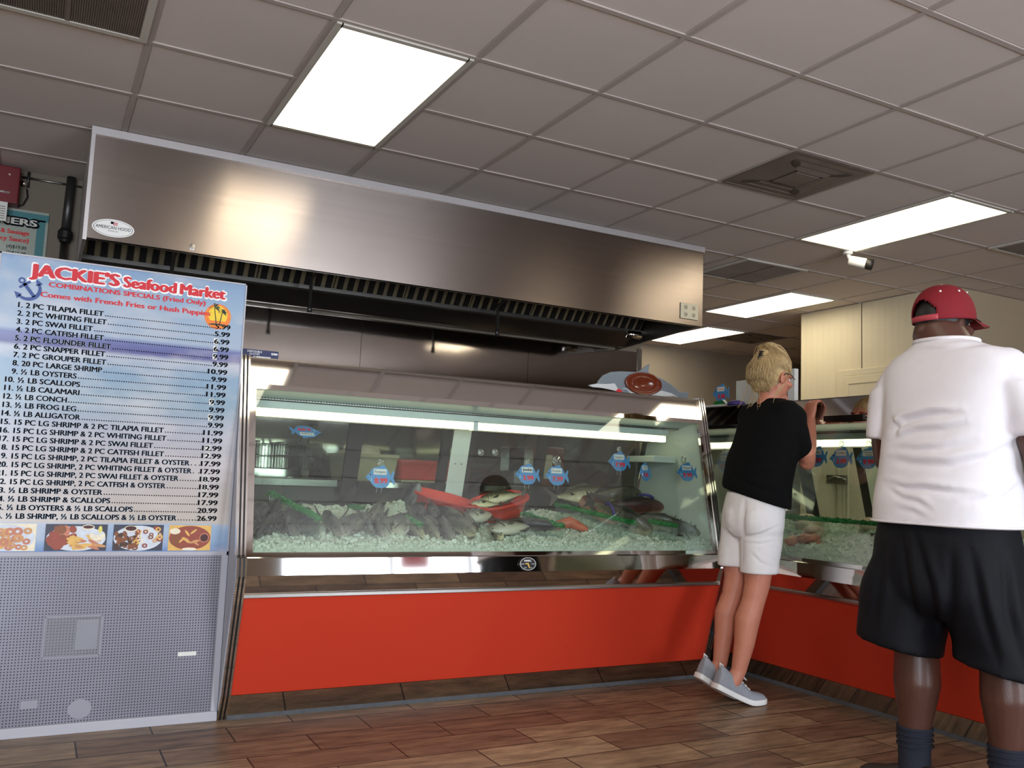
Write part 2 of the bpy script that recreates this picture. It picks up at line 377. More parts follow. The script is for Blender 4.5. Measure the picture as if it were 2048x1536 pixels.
def bake(o, voxel, it=6, fac=0.5, disp=None):
    """fuse overlapping pieces into one continuous smooth surface"""
    r = o.modifiers.new('r', 'REMESH'); r.mode = 'VOXEL'; r.voxel_size = voxel
    if it:
        q = o.modifiers.new('s', 'SMOOTH'); q.factor = fac; q.iterations = it
    bpy.context.view_layer.update(); dg = bpy.context.evaluated_depsgraph_get()
    me = bpy.data.meshes.new_from_object(o.evaluated_get(dg)); o.modifiers.clear()
    old = o.data; mats = [m for m in old.materials]; o.data = me; me.name = old.name+'_surface'
    me.materials.clear()
    for m in mats: me.materials.append(m)
    n = len(me.vertices); co = np.empty(n*3); me.vertices.foreach_get('co', co); co = co.reshape(-1, 3)
    if disp is not None:
        no = np.empty(n*3); me.vertices.foreach_get('normal', no); no = no.reshape(-1, 3)
        off = Vector((0, 0, 0)); p = o
        while p is not None: off = off+p.location; p = p.parent
        d = disp(co+np.array(off), no); co = co+no*d[:, None]; me.vertices.foreach_set('co', co.ravel())
    for p in me.polygons: p.use_smooth = True; p.material_index = 0
    me.update(); return o

# lettering: outlines of the built-in font turned into flat polygons
TXT = {}
def prepare_text(items):
    tmp = []
    for s, bold in items:
        bold = 0.0
        if (s, bold) in TXT: continue
        c = bpy.data.curves.new('lettering', 'FONT'); c.body = s; c.size = 1.0; c.offset = bold; c.resolution_u = 3; c.dimensions = '2D'; c.fill_mode = 'BOTH'
        o = bpy.data.objects.new('lettering', c); COL.objects.link(o); tmp.append((s, bold, o)); TXT[(s, bold)] = None
    bpy.context.view_layer.update(); dg = bpy.context.evaluated_depsgraph_get()
    for s, bold, o in tmp:
        me = bpy.data.meshes.new_from_object(o.evaluated_get(dg))
        TXT[(s, bold)] = ([tuple(v.co[:2]) for v in me.vertices], [tuple(p.vertices) for p in me.polygons])
        bpy.data.meshes.remove(me); cu = o.data; bpy.data.objects.remove(o); bpy.data.curves.remove(cu)
def put_text(mb, s, bold, org, ex, ey, height, width=None, mi=0, align='L', fit=None):
    """lettering whose cap height is `height`; width stretches it to fit"""
    vs, fs = TXT[(s, 0.0)]
    if not vs: return
    xs = [p[0] for p in vs]; x0, x1 = min(xs), max(xs); k = height/0.70
    w = width if width else (x1-x0)*k*(fit or 1.0)
    kx = w/(x1-x0); sh = {'L': 0, 'C': -w/2, 'R': -w}[align]
    org, ex, ey = map(Vector, (org, ex, ey))
    nrm = ey.cross(ex); b = bold*1.5
    offs = [(0, 0)] if bold < .004 else ([(-b*.6, 0), (b*.6, 0)] if bold < .01 else ([(-b, 0), (0, b*.35), (0, -b*.35), (b, 0)] if bold < .05 else [(b*.8*math.cos(a), b*.8*math.sin(a)) for a in [PI*2*q/10 for q in range(10)]]))
    for i, (dx, dy) in enumerate(offs):      # thickened strokes
        mb.add([org+nrm*(-.00002*i)*(-1)+ex*((x-x0+dx)*kx+sh)+ey*((y+dy)*k) for x, y in vs], fs, mi)
# ------------------------------------------------------------------ lettering prepared while the scene is small
MENU = [("1. 2 PC TILAPIA FILLET", .1882, "5.99"), ("2. 2 PC WHITING FILLET", .2011, "5.99"), ("3. 2 PC SWAI FILLET", .155, "6.99"), ("4. 2 PC CATFISH FILLET", .196, "6.99"),
 ("5. 2 PC FLOUNDER FILLET", .224, "9.99"), ("6. 2 PC SNAPPER FILLET", .206, "9.99"), ("7. 2 PC GROUPER FILLET", .212, "10.99"), ("8. 20 PC LARGE SHRIMP", .200, "9.99"),
 ("9. ½ LB OYSTERS", .1143, "11.99"), ("10. ½ LB SCALLOPS", .1288, "11.99"), ("11. ½ LB CALAMARI", .129, "9.99"), ("12. ½ LB CONCH", .0885, "9.99"), ("13. ½ LB FROG LEG", .123, "9.99"),
 ("14. ½ LB ALLIGATOR", .1392, "9.99"), ("15. 15 PC LG SHRIMP & 2 PC TILAPIA FILLET", .439, "11.99"), ("16. 15 PC LG SHRIMP & 2 PC WHITING FILLET", .451, "11.99"),
 ("17. 15 PC LG SHRIMP & 2 PC SWAI FILLET", .404, "12.99"), ("18. 15 PC LG SHRIMP & 2 PC CATFISH FILLET", .447, "12.99"), ("19. 15 PC LG SHRIMP, 2 PC TILAPIA FILLET & OYSTER", .545, "17.99"),
 ("20. 15 PC LG SHRIMP, 2 PC WHITING FILLET & OYSTER", .555, "17.99"), ("21. 15 PC LG SHRIMP, 2 PC SWAI FILLET & OYSTER", .508, "18.99"), ("22. 15 PC LG SHRIMP, 2 PC CATFISH & OYSTER", .462, "18.99"),
 ("23. ½ LB SHRIMP & OYSTER", .238, "17.99"), ("24. ½ LB SHRIMP & SCALLOPS", .268, "17.99"), ("25. ½ LB OYSTERS & ½ LB SCALLOPS", .350, "20.99"), ("26. ½ LB SHRIMP, ½ LB SCALLOPS & ½ LB OYSTER", .5117, "26.99")]
HAND = {(2, '6'), (3, '6'), (4, '9'), (10, '9'), (12, '9'), (16, '2'), (17, '2'), (20, '8'), (21, '8')}
B1, B2, B0 = 0.030, 0.046, 0.006
prepare_text([(a, B1) for a, _, _ in MENU]+[(c, B1) for _, _, c in MENU]
  + [(s, B2) for s in ("JACKIE'S", "Seafood", "Market")]+[(s, 0.075) for s in ("JACKIE'S", "Seafood", "Market")]
  + [("COMBINATIONS SPECIALS (Fried Only)", B1), ("Comes with French Fries or Hush Puppies", B1), ("AMERICAN HOOD", B0), ("SYSTEMS, INC", 0.0), ("MARC", B1), ("MIAMI", B0), ("FLORIDA", B0), ("REFRIG", B0), ("MFG", B0),
     ("DISPOSABLE", 0.0), ("GLOVES", 0.0), ("500", B1), ("Members Mark", 0.0), ("DINNERS", B1), ("DINNERS", 0.09), ("& Sausage", B1), ("(Juicy Sauce)", B1), ("(4)$19.00", B0), ("(2)$15.00", B0), ("(2)$10.00", B0), ("(1)$9.00", B0),
     ("Pompano", B0), ("Jewfish", B1), ("Flounder", 0.0), ("Snapper", 0.0), ("Canary", B0), ("Cod", B0), ("Grouper", B0), ("Tilapia", 0.0), ("Catfish", B0), ("Sheeps", B0), ("Head", B0), ("Corvina", 0.0), ("Mullet", 0.0), ("Sheepshead", 0.0),
     ("8.99", B2), ("3.99", B2), ("7.99", B2), ("6.99", B2), ("9.99", B2), ("3.50", B2), ("4.99", B2)])

# ------------------------------------------------------------------ room shell
CEIL = 2.736
XL, XRW, YF, YK = -3.0, 9.4, 9.03, 6.08
GX, GY, T = 1.495, 3.244, 0.61
o = MB().box(XL, XRW, YR-0.12, YF, -0.1, 0.0).build('floor', 'floor_plank'); structure(o, 'brown wood look plank tile floor laid in half bond', 'floor')
# object coordinates of the floor must equal room coordinates
def rebase(o):
    off = o.location.copy()
    for v in o.data.vertices: v.co += off
    o.location = (0, 0, 0)
rebase(o)
m = MB().box(XL, XRW, YR-0.12, YF, CEIL+0.006, CEIL+0.1, 0)
i0, i1 = int((XL-GX)//T)+1, int((XRW-GX)//T); j0, j1 = int((YR-GY)//T)+1, int((YF-GY)//T)
for i in range(i0, i1+1): m.box(GX+i*T-.012, GX+i*T+.012, YR, YF, CEIL, CEIL+.007, 1)
for j in range(j0, j1+1): m.box(XL, XRW, GY+j*T-.012, GY+j*T+.012, CEIL-.0006, CEIL+.007, 1)
r2 = random.Random(3)
for i in range(i0-1, i1+1):           # lay-in tiles with slightly raised faces
    for j in range(j0-1, j1+1):
        z = CEIL+0.006-r2.uniform(0.0005, 0.0026)
        m.box(max(XL, GX+i*T+.017), min(XRW, GX+(i+1)*T-.017), max(YR, GY+j*T+.017), min(YF, GY+(j+1)*T-.017), z, CEIL+.02, 0)
structure(m.build('ceiling', ['ceiling_tile', 'ceiling_grid']), 'suspended ceiling of off white two foot tiles in a metal grid', 'ceiling')
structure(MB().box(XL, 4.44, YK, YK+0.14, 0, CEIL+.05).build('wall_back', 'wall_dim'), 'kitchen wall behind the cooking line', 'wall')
structure(MB().box(4.3, XRW, YF-.001, YF+0.12, 0, CEIL+.05).build('wall_far', 'wall_paint'), 'plain far wall beyond the service area', 'wall')
structure(MB().box(4.30, 4.44, YK+0.14, YF, 0, CEIL+.05).build('wall_passage', 'wall_paint'), 'side wall of the rear passage', 'wall')
structure(MB().box(XL-0.12, XL, YR, YK+0.14, 0, CEIL+.05).build('wall_left', 'wall_paint'), 'left side wall of the shop', 'wall')
structure(MB().box(XRW, XRW+0.12, YR, YF, 0, CEIL+.05).build('wall_right', 'wall_paint'), 'right side wall of the shop', 'wall')
m = MB(); x = XL
for a, b in WINS+[(XRW, XRW)]:
    m.box(x, a, YR-0.12, YR, 0, CEIL+.05); x = b
for a, b in WINS: m.box(a, b, YR-0.12, YR, 0, 0.12); m.box(a, b, YR-0.12, YR, 2.45, CEIL+.05)
structure(m.build('wall_rear', 'wall_paint'), 'storefront wall behind the seating', 'wall')
for k, (a, b) in enumerate(WINS):
    f = MB()
    for xx in ((a, 3.72, 4.72, b) if k else (a, -1.45, b)):
        f.box(xx-.035, xx+.035, YR-.1, YR+.01, .12, 2.45)
    f.box(a, b, YR-.1, YR+.01, .12, .2); f.box(a, b, YR-.1, YR+.01, 2.38, 2.45)
    structure(f.build('window_%d' % (k+1), 'dark_frame'), 'dark framed storefront window bay', 'window')  # the first bay is the one added for its light

def window_poster(x0, x1, z0, z1, mat, label):
    tag(MB().box(x0, x1, YR+.012, YR+.016, z0, z1).build('window_poster', mat), label, 'poster', 'posters on the storefront glass')
window_poster(3.80, 4.20, 1.55, 2.30, 'price_red', 'red poster high on the storefront glass behind the viewer')
window_poster(4.05, 4.68, .55, 1.35, 'fillet_pink', 'pink poster low on the storefront glass behind the viewer')
window_poster(4.80, 5.32, .9, 2.3, 'fillet_pink', 'tall pink poster on the rightmost storefront pane behind the viewer')
# ------------------------------------------------------------------ ceiling fixtures
def troffer(i, j, label):
    x0, y0 = GX+i*T+.03, GY+j*T+.03; x1, y1 = GX+(i+1)*T-.03, GY+(j+2)*T-.03
    t = thing('ceiling_light', ((x0+x1)/2, (y0+y1)/2, CEIL), label, 'ceiling light', 'recessed two by four foot ceiling lights')
    f = MB()
    for a in ((x0-.02, x0+.006, y0-.02, y1+.02), (x1-.006, x1+.02, y0-.02, y1+.02), (x0, x1, y0-.02, y0+.006), (x0, x1, y1-.006, y1+.02)): f.box(a[0], a[1], a[2], a[3], CEIL-.008, CEIL+.002)
    f.build('frame', 'lamp_frame', t)
    MB().box(x0+.004, x1-.004, y0+.004, y1-.004, CEIL-.0045, CEIL-.001).build('diffuser', 'lamp_glow', t)
    return t
troffer(-1, 0, 'large bright ceiling light in front of the range hood')
troffer(5, 0, 'long ceiling light beside the security camera')
troffer(7, 4, 'ceiling light just right of the hood end, beyond the grille')
troffer(8, 7, 'small far ceiling light peeking out under the hood end')
troffer(-1, -4, 'left ceiling light above the seating, behind the viewer')
troffer(5, -4, 'right ceiling light above the seating, behind the viewer')

def diffuser_vent(i, j, label):
    x0, x1, y0, y1 = GX+i*T+.014, GX+(i+1)*T-.014, GY+j*T+.014, GY+(j+1)*T-.014; cx, cy = (x0+x1)/2, (y0+y1)/2
    t = thing('air_diffuser', (cx, cy, CEIL), label, 'air vent', 'square ceiling air vents')
    m = MB(); rr = []
    for h, z in ((.29, -.004), (.272, -.004), (.266, -.001), (.215, -.004), (.210, -.001), (.155, -.006), (.150, -.003), (.095, -.010)):
        rr.append([(cx+sx*h, cy+sy*h, CEIL+z) for sx, sy in ((-1, -1), (1, -1), (1, 1), (-1, 1))])
    m.rings(rr, smooth=False, caps=False); m.build('louvre_rings', 'vent_metal', t)
    p = MB().box(cx-.088, cx+.088, cy-.088, cy+.088, CEIL-.016, CEIL-.01)
    p.build('centre_plate', 'vent_metal', t)
    e = MB()
    for a in ((-.1, .1, -.1, -.09), (-.1, .1, .09, .1), (-.1, -.09, -.1, .1), (.09, .1, -.1, .1)): e.box(cx+a[0], cx+a[1], cy+a[2], cy+a[3], CEIL-.0135, CEIL-.0105)
    for sx, sy in ((1, 1), (-1, 1), (1, -1), (-1, -1)):   # dust streaks caught on the vanes
        e.ball((cx+sx*.17, cy+sy*.17, CEIL-.0062), (.06, .024, .0012), 12, 6, axes=(Vector((sx, sy, 0)).normalized(), Vector((-sy, sx, 0)).normalized(), Vector((0, 0, 1))))
    e.build('dust_streaks', 'vent_dirt', t)
    return t
diffuser_vent(3, 0, 'dirty square ceiling vent in the middle of the ceiling')
diffuser_vent(9, 7, 'far ceiling vent above the woman, deep in the back')
def grille(x0, x1, y0, y1, label, along='x', cname='return_grille'):
    t = thing(cname, ((x0+x1)/2, (y0+y1)/2, CEIL), label, 'air vent', 'ceiling return grilles')
    f = MB()
    for a in ((x0-.03, x0, y0-.03, y1+.03), (x1, x1+.03, y0-.03, y1+.03), (x0, x1, y0-.03, y0), (x0, x1, y1, y1+.03)): f.box(a[0], a[1], a[2], a[3], CEIL-.012, CEIL)
    f.build('frame', 'lamp_frame', t)
    MB().box(x0, x1, y0, y1, CEIL-.002, CEIL-.0005).build('backing', 'vent_dirt' if along == 'x' else 'vent_metal', t)
    s = MB(); n = 34 if along == 'x' else 64
    for k in range(n):
        if along == 'x':
            y = y0+(y1-y0)*(k+.5)/n; s.obox(((x0+x1)/2, y, CEIL-.006), ((x1-x0)/2, 0, 0), (0, .004, -.003), (0, .0006, .0008))
        else:
            x = x0+(x1-x0)*(k+.5)/n; s.obox((x, (y0+y1)/2, CEIL-.006), (0, (y1-y0)/2, 0), (.004, 0, -.003), (.0006, 0, .0008))
    s.box((x0+x1)/2-.008, (x0+x1)/2+.008, y0, y1, CEIL-.011, CEIL-.002)
    s.build('blades', 'vent_metal', t)
    return t
grille(4.70, 5.27, 5.08, 5.64, 'louvred return grille between the hood end and the lights')
grille(GX-3*T+.04, GX-2*T-.04, GY+.04, GY+T-.04, 'grimy return grille at the top left corner of the ceiling', 'y')
grille(GX+7*T+.04, GX+8*T-.04, GY+.04, GY+T-.04, 'ceiling grille cut by the right edge, right of the long light', 'y')

t = thing('security_camera', (5.09, 4.47, CEIL), 'small white bullet security camera hanging beside the long ceiling light', 'camera')
MB().tube([(5.09, 4.47, CEIL), (5.09, 4.47, CEIL-.025)], .035, 20).build('mount_base', 'white_plastic', t)
MB().tube([(5.09, 4.47, CEIL-.02), (5.095, 4.455, CEIL-.06), (5.10, 4.43, CEIL-.085)], .014).build('bracket_arm', 'white_plastic', t)
d = Vector((.10, -.13, -.045)).normalized(); p = Vector((5.085, 4.455, CEIL-.075))
MB().tube([p, p+d*.005, p+d*.13, p+d*.135], [.025, .036, .038, .034], 20).build('body', 'white_plastic', t)
MB().tube([p+d*.12, p+d*.165], [.0395, .041], 20).build('lens_hood', 'dark_frame', t)
MB().tube([p+d*.163, p+d*.168], [.034, .03], 20).build('lens', 'black', t)

# ------------------------------------------------------------------ range hood
HX0, HX1, HY, HZ = .125, 4.20, 5.007, 2.145
h = thing('range_hood', (2.16, 5.5, HZ), 'long stainless steel kitchen exhaust hood hanging from the ceiling', 'range hood')
MB().box(HX0, HX1, HY, HY+.02, HZ, CEIL-.035).build('front_panel', 'brushed_steel', h)
MB().box(HX0-.004, HX1+.006, HY-.012, HY+.03, CEIL-.042, CEIL-.001).build('top_trim', 'hood_trim', h)
MB().box(HX0-.003, HX0+.016, HY-.002, YK-.002, HZ-.012, CEIL-.035).build('left_skirt', 'hood_trim', h)
pr = [(HY+.02, CEIL-.035), (HY+.02, HZ), (YK-.1, 2.095), (YK-.002, 2.09), (YK-.002, CEIL-.035)]
MB().prism(pr, lambda p, t: (t, p[0], p[1]), HX1-.02, HX1).build('right_skirt', 'steel', h)
MB().box(HX0+.016, HX1-.02, HY+.021, HY+.05, HZ, HZ+.03).build('front_lip', 'steel', h)
# inside: sloped filter bank, slots, gutter
m = MB(); n = 46
z0, y0, z1, y1 = 2.20, 5.72, 2.66, 5.35
for k in range(8):
    xa = HX0+.03+(HX1-HX0-.06)*k/8; xb = HX0+.03+(HX1-HX0-.06)*(k+1)/8-.008
    m = MB()
    m.obox(((xa+xb)/2, (y0+y1)/2+.02, (z0+z1)/2), ((xb-xa)/2, 0, 0), (0, (y1-y0)/2, (z1-z0)/2), (0, .012, .01), 0)
    nn = 7
    for q in range(nn):
        xc = xa+(xb-xa)*(q+.5)/nn; wq = (xb-xa)/nn*.26
        m.obox((xc, (y0+y1)/2, (z0+z1)/2-.012), (wq, 0, 0), (0, (y1-y0)/2*.96, (z1-z0)/2*.96), (0, .006, .005), 1)
    m.build('baffle_filter', ['filter_steel', 'dark_slot'], h)
MB().box(HX0+.02, HX1-.02, 5.70, YK-.06, 2.175, 2.20).build('grease_gutter', 'steel', h)
MB().prism([(5.70, 2.20), (5.96, 2.10), (6.0, 2.10), (5.74, 2.21)], lambda p, t: (t, p[0], p[1]), HX0+.02, HX1-.02).build('gutter_face', 'steel', h)
for x in (.62, 1.45, 2.78):
    q = MB().tube([(x, 5.25, 2.72), (x, 5.25, 2.235), (x, 5.5, 2.2), (x, 5.5, 2.02)], .011, 10); q.tube([(x, 5.5, 2.03), (x, 5.5, 1.985)], [.012, .018], 10)
    q.build('suppression_nozzle', 'pipe', h)
MB().tube([(3.96, 5.60, 2.14), (4.08, 5.60, 2.14)], .03, 16).build('grease_cup', 'chrome', h)
# oval maker plate with lettering
bp = MB(); c = Vector((.262, HY-.003, 2.212))
bp.disc(c, (.102, 0, 0), (0, 0, .047), 40, 0); bp.ringband(c+Vector((0, -.0006, 0)), (.094, 0, 0), (0, 0, .041), .975, 40, 1)
put_text(bp, 'AMERICAN HOOD', B0, c+Vector((0, -.001, -.006)), (1, 0, 0), (0, 0, 1), .017, .168, 1, 'C'); put_text(bp, 'SYSTEMS, INC', 0.0, c+Vector((0, -.001, -.019)), (1, 0, 0), (0, 0, 1), .006, .05, 1, 'C')
for k in range(4): bp.box(c.x-.002+.0, c.x+.02, c.y-.002, c.y-.001, c.z+.016+k*.0045, c.z+.0182+k*.0045, 2)
bp.box(c.x-.014, c.x+.0, c.y-.0022, c.y-.001, c.z+.022, c.z+.034, 1)
b = bp.build('maker_plate', ['ink_white', 'ink', 'ink_red'], h)
pl = MB().box(3.995, 4.155, HY-.008, HY, 2.185, 2.30); b = pl.build('outlet_plate', 'ivory', h, bevel=.004)
for dx in (-.036, .036):
    for dz in (.026, -.026):
        q = MB().tube([(4.075+dx, HY-.0105, 2.2425+dz), (4.075+dx, HY-.0075, 2.2425+dz)], .017, 18); q.build('socket', 'ivory', b)
        s = MB(); s.box(4.075+dx-.008, 4.075+dx-.005, HY-.0115, HY-.01, 2.2425+dz-.006, 2.2425+dz+.007); s.box(4.075+dx+.004, 4.075+dx+.007, HY-.0115, HY-.01, 2.2425+dz-.006, 2.2425+dz+.007)
        s.box(4.075+dx-.002, 4.075+dx+.002, HY-.0115, HY-.01, 2.2425+dz-.013, 2.2425+dz-.009); s.build('socket_slots', 'ink', b)
MB().ball((.66, HY+.0002, 2.175), (.016, .0016, .02)).build('dent', 'steel', h)

# ------------------------------------------------------------------ stainless wall sheets behind the cooking line
t = thing('wall_cladding', (2.2, YK-.006, .0), 'stainless steel sheets covering the wall under the hood', 'wall cladding')
xs = [-.6, .62, 1.985, 3.35, 4.438]
for a, b in zip(xs[:-1], xs[1:]): MB().box(a+.0015, b-.0015, YK-.012, YK, .02, 2.09).build('steel_sheet', 'kitchen_steel', t)
MB().box(4.40, 4.44, YK-.02, YK+.14, 0, 2.12).build('corner_guard', 'steel', t)
s = thing('wall_shelf', (2.5, 5.9, 1.60), 'thin stainless shelf along the wall behind the fish case', 'shelf')
MB().box(.62, 4.4, 5.80, YK-.012, 1.60, 1.615).build('shelf_board', 'kitchen_steel', s)
for x in (1.0, 2.2, 3.4, 4.2): MB().prism([(YK-.014, 1.60), (5.86, 1.60), (YK-.014, 1.50)], lambda p, t: (t, p[0], p[1]), x-.004, x+.004).build('bracket', 'steel', s)

# ------------------------------------------------------------------ left kitchen wall: fire pull box, pipe, dinner sign
t = thing('fire_suppression_box', (-.36, YK-.09, 2.50), 'dark red fire suppression box high on the left wall', 'fire suppression box')
MB().box(-.55, -.215, YK-.13, YK, 2.50, 2.722).build('cabinet', 'red_paint', t, bevel=.006)
MB().box(-.36, -.26, YK-.137, YK-.13, 2.555, 2.565).build('latch', 'chrome', t)
MB().tube([(-.27, YK-.134, 2.67), (-.27, YK-.13, 2.67)], .006).build('pilot_light', 'ivory', t)
t = thing('pull_pulley', (-.185, YK-.03, 2.63), 'round metal pulley fitting beside the red box', 'pulley')
MB().tube([(-.195, YK-.05, 2.655), (-.195, YK-.005, 2.655)], .02, 18).build('wheel', 'chrome', t)
MB().tube([(-.175, YK-.02, 2.735), (-.175, YK-.02, 2.64)], .008).build('rod', 'pipe', t)
MB().tube([(-.178, YK-.02, 2.63), (-.17, YK-.02, 2.58), (-.19, YK-.02, 2.53), (-.235, YK-.02, 2.505)], .004, 8).build('cable', 'black', t)
t = thing('gas_pipe', (.05, YK-.05, 1.9), 'dark vertical pipe with a union beside the hood end', 'pipe')
MB().tube([(.058, YK-.06, CEIL), (.05, YK-.06, 2.38)], .026, 16).build('upper_run', 'pipe', t)
MB().tube([(.05, YK-.06, 2.41), (.05, YK-.06, 2.40), (.05, YK-.06, 2.39), (.05, YK-.06, 2.35), (.05, YK-.06, 2.34), (.05, YK-.06, 2.325)], [.028, .034, .042, .042, .034, .028], 12, smooth=False).build('union', 'black_rubber', t)
MB().tube([(.05, YK-.06, 2.33), (.05, YK-.06, 1.2)], .022, 16).build('lower_run', 'steel', t)
t = thing('wall_conduit', (-.05, YK-.02, 2.70), 'thin horizontal conduit under the ceiling left of the hood', 'conduit')
MB().tube([(-.21, YK-.012, 2.70), (.12, YK-.012, 2.70)], .007, 10).build('tube', 'steel', t)
t = thing('dinner_sign', (-.45, YK-.01, 2.05), 'teal edged dinner price sign on the wall above the menu board', 'sign')
y = YK-.012
MB().box(-.85, -.045, y, YK, 1.95, 2.50).build('panel', 'pale_green', t)
q = MB().box(-.85, -.045, y-.002, y, 2.44, 2.485); q.box(-.105, -.06, y-.002, y, 1.95, 2.45); q.build('teal_border', 'teal', t)
q = MB(); put_text(q, 'DINNERS', .09, (-.10, y-.003, 2.40), (1, 0, 0), (0, 0, 1), .047, .39, 0, 'R'); q.build('title_shadow', 'ink', t)
q = MB(); put_text(q, 'DINNERS', B1, (-.107, y-.004, 2.405), (1, 0, 0), (0, 0, 1), .038, .37, 0, 'R'); q.build('title', 'paper', t)
q = MB(); put_text(q, '& Sausage', B1, (-.142, y-.003, 2.345), (1, 0, 0), (0, 0, 1), .026, .15, 0, 'R'); put_text(q, '(Juicy Sauce)', B1, (-.142, y-.003, 2.30), (1, 0, 0), (0, 0, 1), .026, .20, 0, 'R'); q.build('red_lines', 'price_red', t)
q = MB()
for k, s_ in enumerate(('(4)$19.00', '(2)$15.00', '(2)$10.00', '(1)$9.00')): put_text(q, s_, B0, (-.255, y-.003, 2.255-.037*k), (1, 0, 0), (0, 0, 1), .021, .105)
q.build('price_lines', 'ink', t)
t = thing('inspection_tag', (-.30, YK-.14, 2.39), 'cream paper inspection tag hanging under the red box', 'tag')
q = MB().box(-.36, -.265, YK-.134, YK-.132, 2.385, 2.50); q.build('card', 'paper', t, )
q = MB()
for k in range(6): q.box(-.35, -.275, YK-.1355, YK-.134, 2.40+.014*k, 2.404+.014*k)
q.build('print_lines', 'wall_dim', t)

# ------------------------------------------------------------------ walk-in cooler on the right
c = thing('walk_in_cooler', (7.6, 5.6, 0), 'cream ribbed walk in cooler filling the right rear corner', 'walk in cooler')
for ya, yb in ((4.745, 5.655), (5.667, 6.40)): MB().box(6.63, 6.72, ya, yb, .0, CEIL-.002).build('side_panel', 'cooler_panel', c)
for k in range(3): MB().box(6.722+.9*k, 6.722+.9*(k+1)-.006, 4.74, 4.82, .0, CEIL-.002).build('front_panel', 'cooler_panel_shaded', c)
MB().box(6.72, 9.38, 4.82, 6.40, 2.4, CEIL-.01).build('roof', 'cooler_panel_shaded', c); MB().box(6.72, 9.38, 6.32, 6.40, 0, 2.4).build('back_panel', 'cooler_panel_shaded', c)
MB().box(6.634, 6.66, 5.655, 5.667, 0, CEIL-.002).build('seam', 'groove', c)
d = MB().box(6.605, 6.629, 5.10, 5.86, .15, 2.06).build('door', 'cooler_panel', c, bevel=.006)
q = MB()
for a in ((5.86, 5.93, .1, 2.12), (5.03, 5.10, .1, 2.12)): q.box(6.612, 6.629, a[0], a[1], a[2], a[3])
q.box(6.612, 6.629, 5.1005, 5.8595, 2.062, 2.12); q.build('door_casing', 'cooler_panel', c, bevel=.004)
q = MB().box(6.598, 6.606, 5.171, 5.789, .22, .24); q.box(6.598, 6.606, 5.171, 5.789, 1.985, 2.0); q.box(6.598, 6.606, 5.155, 5.17, .22, 2.0); q.box(6.598, 6.606, 5.79, 5.805, .22, 2.0); q.build('door_bead', 'cooler_panel', d)
q = MB().box(6.57, 6.605, 5.80, 6.02, 1.06, 1.14); q.tube([(6.56, 5.98, 1.10), (6.53, 5.88, 1.12), (6.54, 5.76, 1.10)], .014); q.build('door_latch', 'steel', d)
q = MB().box(6.622, 6.631, 5.925, 5.935, .15, 2.03); q.build('door_shadow_gap', 'groove', c)

# ------------------------------------------------------------------ kitchen things seen through the case
f = thing('deep_fryer', (1.15, 5.6, 0), 'stainless deep fryer bank behind the left end of the fish case', 'fryer')
MB().box(.60, 1.62, 5.28, 5.98, .10, .93).build('body', 'fryer_steel', f, bevel=.004)
MB().box(.60, 1.62, 5.88, 5.98, .93, 1.20).build('back_riser', 'kitchen_steel', f, bevel=.004)
MB().box(.66, 1.56, 5.33, 5.86, .925, .935).build('oil_well', 'dark_slot', f)
MB().box(.60, 1.62, 5.25, 5.30, .90, .945).build('front_rail', 'steel', f, bevel=.004)
for x in (.66, 1.54): 
    for yy in (5.34, 5.90): MB().tube([(x, yy, 0), (x, yy, .12)], .02).build('leg', 'steel', f)
MB().tube([(.98, 5.27, 1.07), (.98, 5.27, .82)], .006).build('skimmer_rod', 'steel', f); MB().ball((.985, 5.27, 1.08), .016).build('rod_knob', 'chrome', f)
def fry_basket(x, label):
    b = thing('fry_basket', (x, 5.55, 1.0), label, 'fryer basket', 'wire fryer baskets')
    m = MB(); x0, x1, y0, y1, z0, z1 = x-.12, x+.12, 5.42, 5.78, 1.0, 1.16
    for k in range(13):
        t = k/12; m.tube([(x0+(x1-x0)*t, y0, z1), (x0+(x1-x0)*t, y0, z0), (x0+(x1-x0)*t, y1, z0), (x0+(x1-x0)*t, y1, z1)], .0022, 5)
    for k in range(15):
        t = k/14; m.tube([(x0, y0+(y1-y0)*t, z1), (x0, y0+(y1-y0)*t, z0), (x1, y0+(y1-y0)*t, z0), (x1, y0+(y1-y0)*t, z1)], .0022, 5)
    for z in (z0, .5*(z0+z1), z1): m.tube([(x0, y0, z), (x1, y0, z), (x1, y1, z), (x0, y1, z), (x0, y0, z)], .0035, 6)
    m.build('wire_cage', 'fryer_steel', b)
    MB().tube([(x-.03, y0, z1), (x-.02, y0-.12, z1+.06), (x-.02, y0-.22, z1+.10), (x+.02, y0-.22, z1+.10), (x+.02, y0-.12, z1+.06), (x+.03, y0, z1)], .009, 8).build('handle', 'black_rubber', b)
    MB().tube([(x-.05, y1, z1), (x-.05, y1+.05, z1), (x+.05, y1+.05, z1), (x+.05, y1, z1)], .004, 6).build('hanger', 'steel', b)
fry_basket(1.06, 'left wire fryer basket with black handle behind the upside down fish sign')
fry_basket(1.44, 'right wire fryer basket with black handle, left of the cream flour tub')
t = thing('prep_table', (2.9, 5.5, 0), 'stainless prep table behind the fish case holding the flour tub', 'table')
MB().box(1.66, 4.2, 5.15, 5.97, .905, .945).build('table_top', 'kitchen_steel', t, bevel=.004)
MB().box(1.66, 4.2, 5.95, 5.975, .945, 1.05).build('back_splash', 'kitchen_steel', t)
MB().box(1.70, 4.16, 5.2, 5.9, .30, .32).build('under_shelf', 'steel', t); MB().box(1.66, 4.2, 5.16, 5.19, .80, .905).build('apron', 'dark_frame', t)
for x in (1.72, 2.95, 4.14):
    for yy in (5.21, 5.9): MB().tube([(x, yy, 0), (x, yy, .905)], .02).build('leg', 'steel', t)
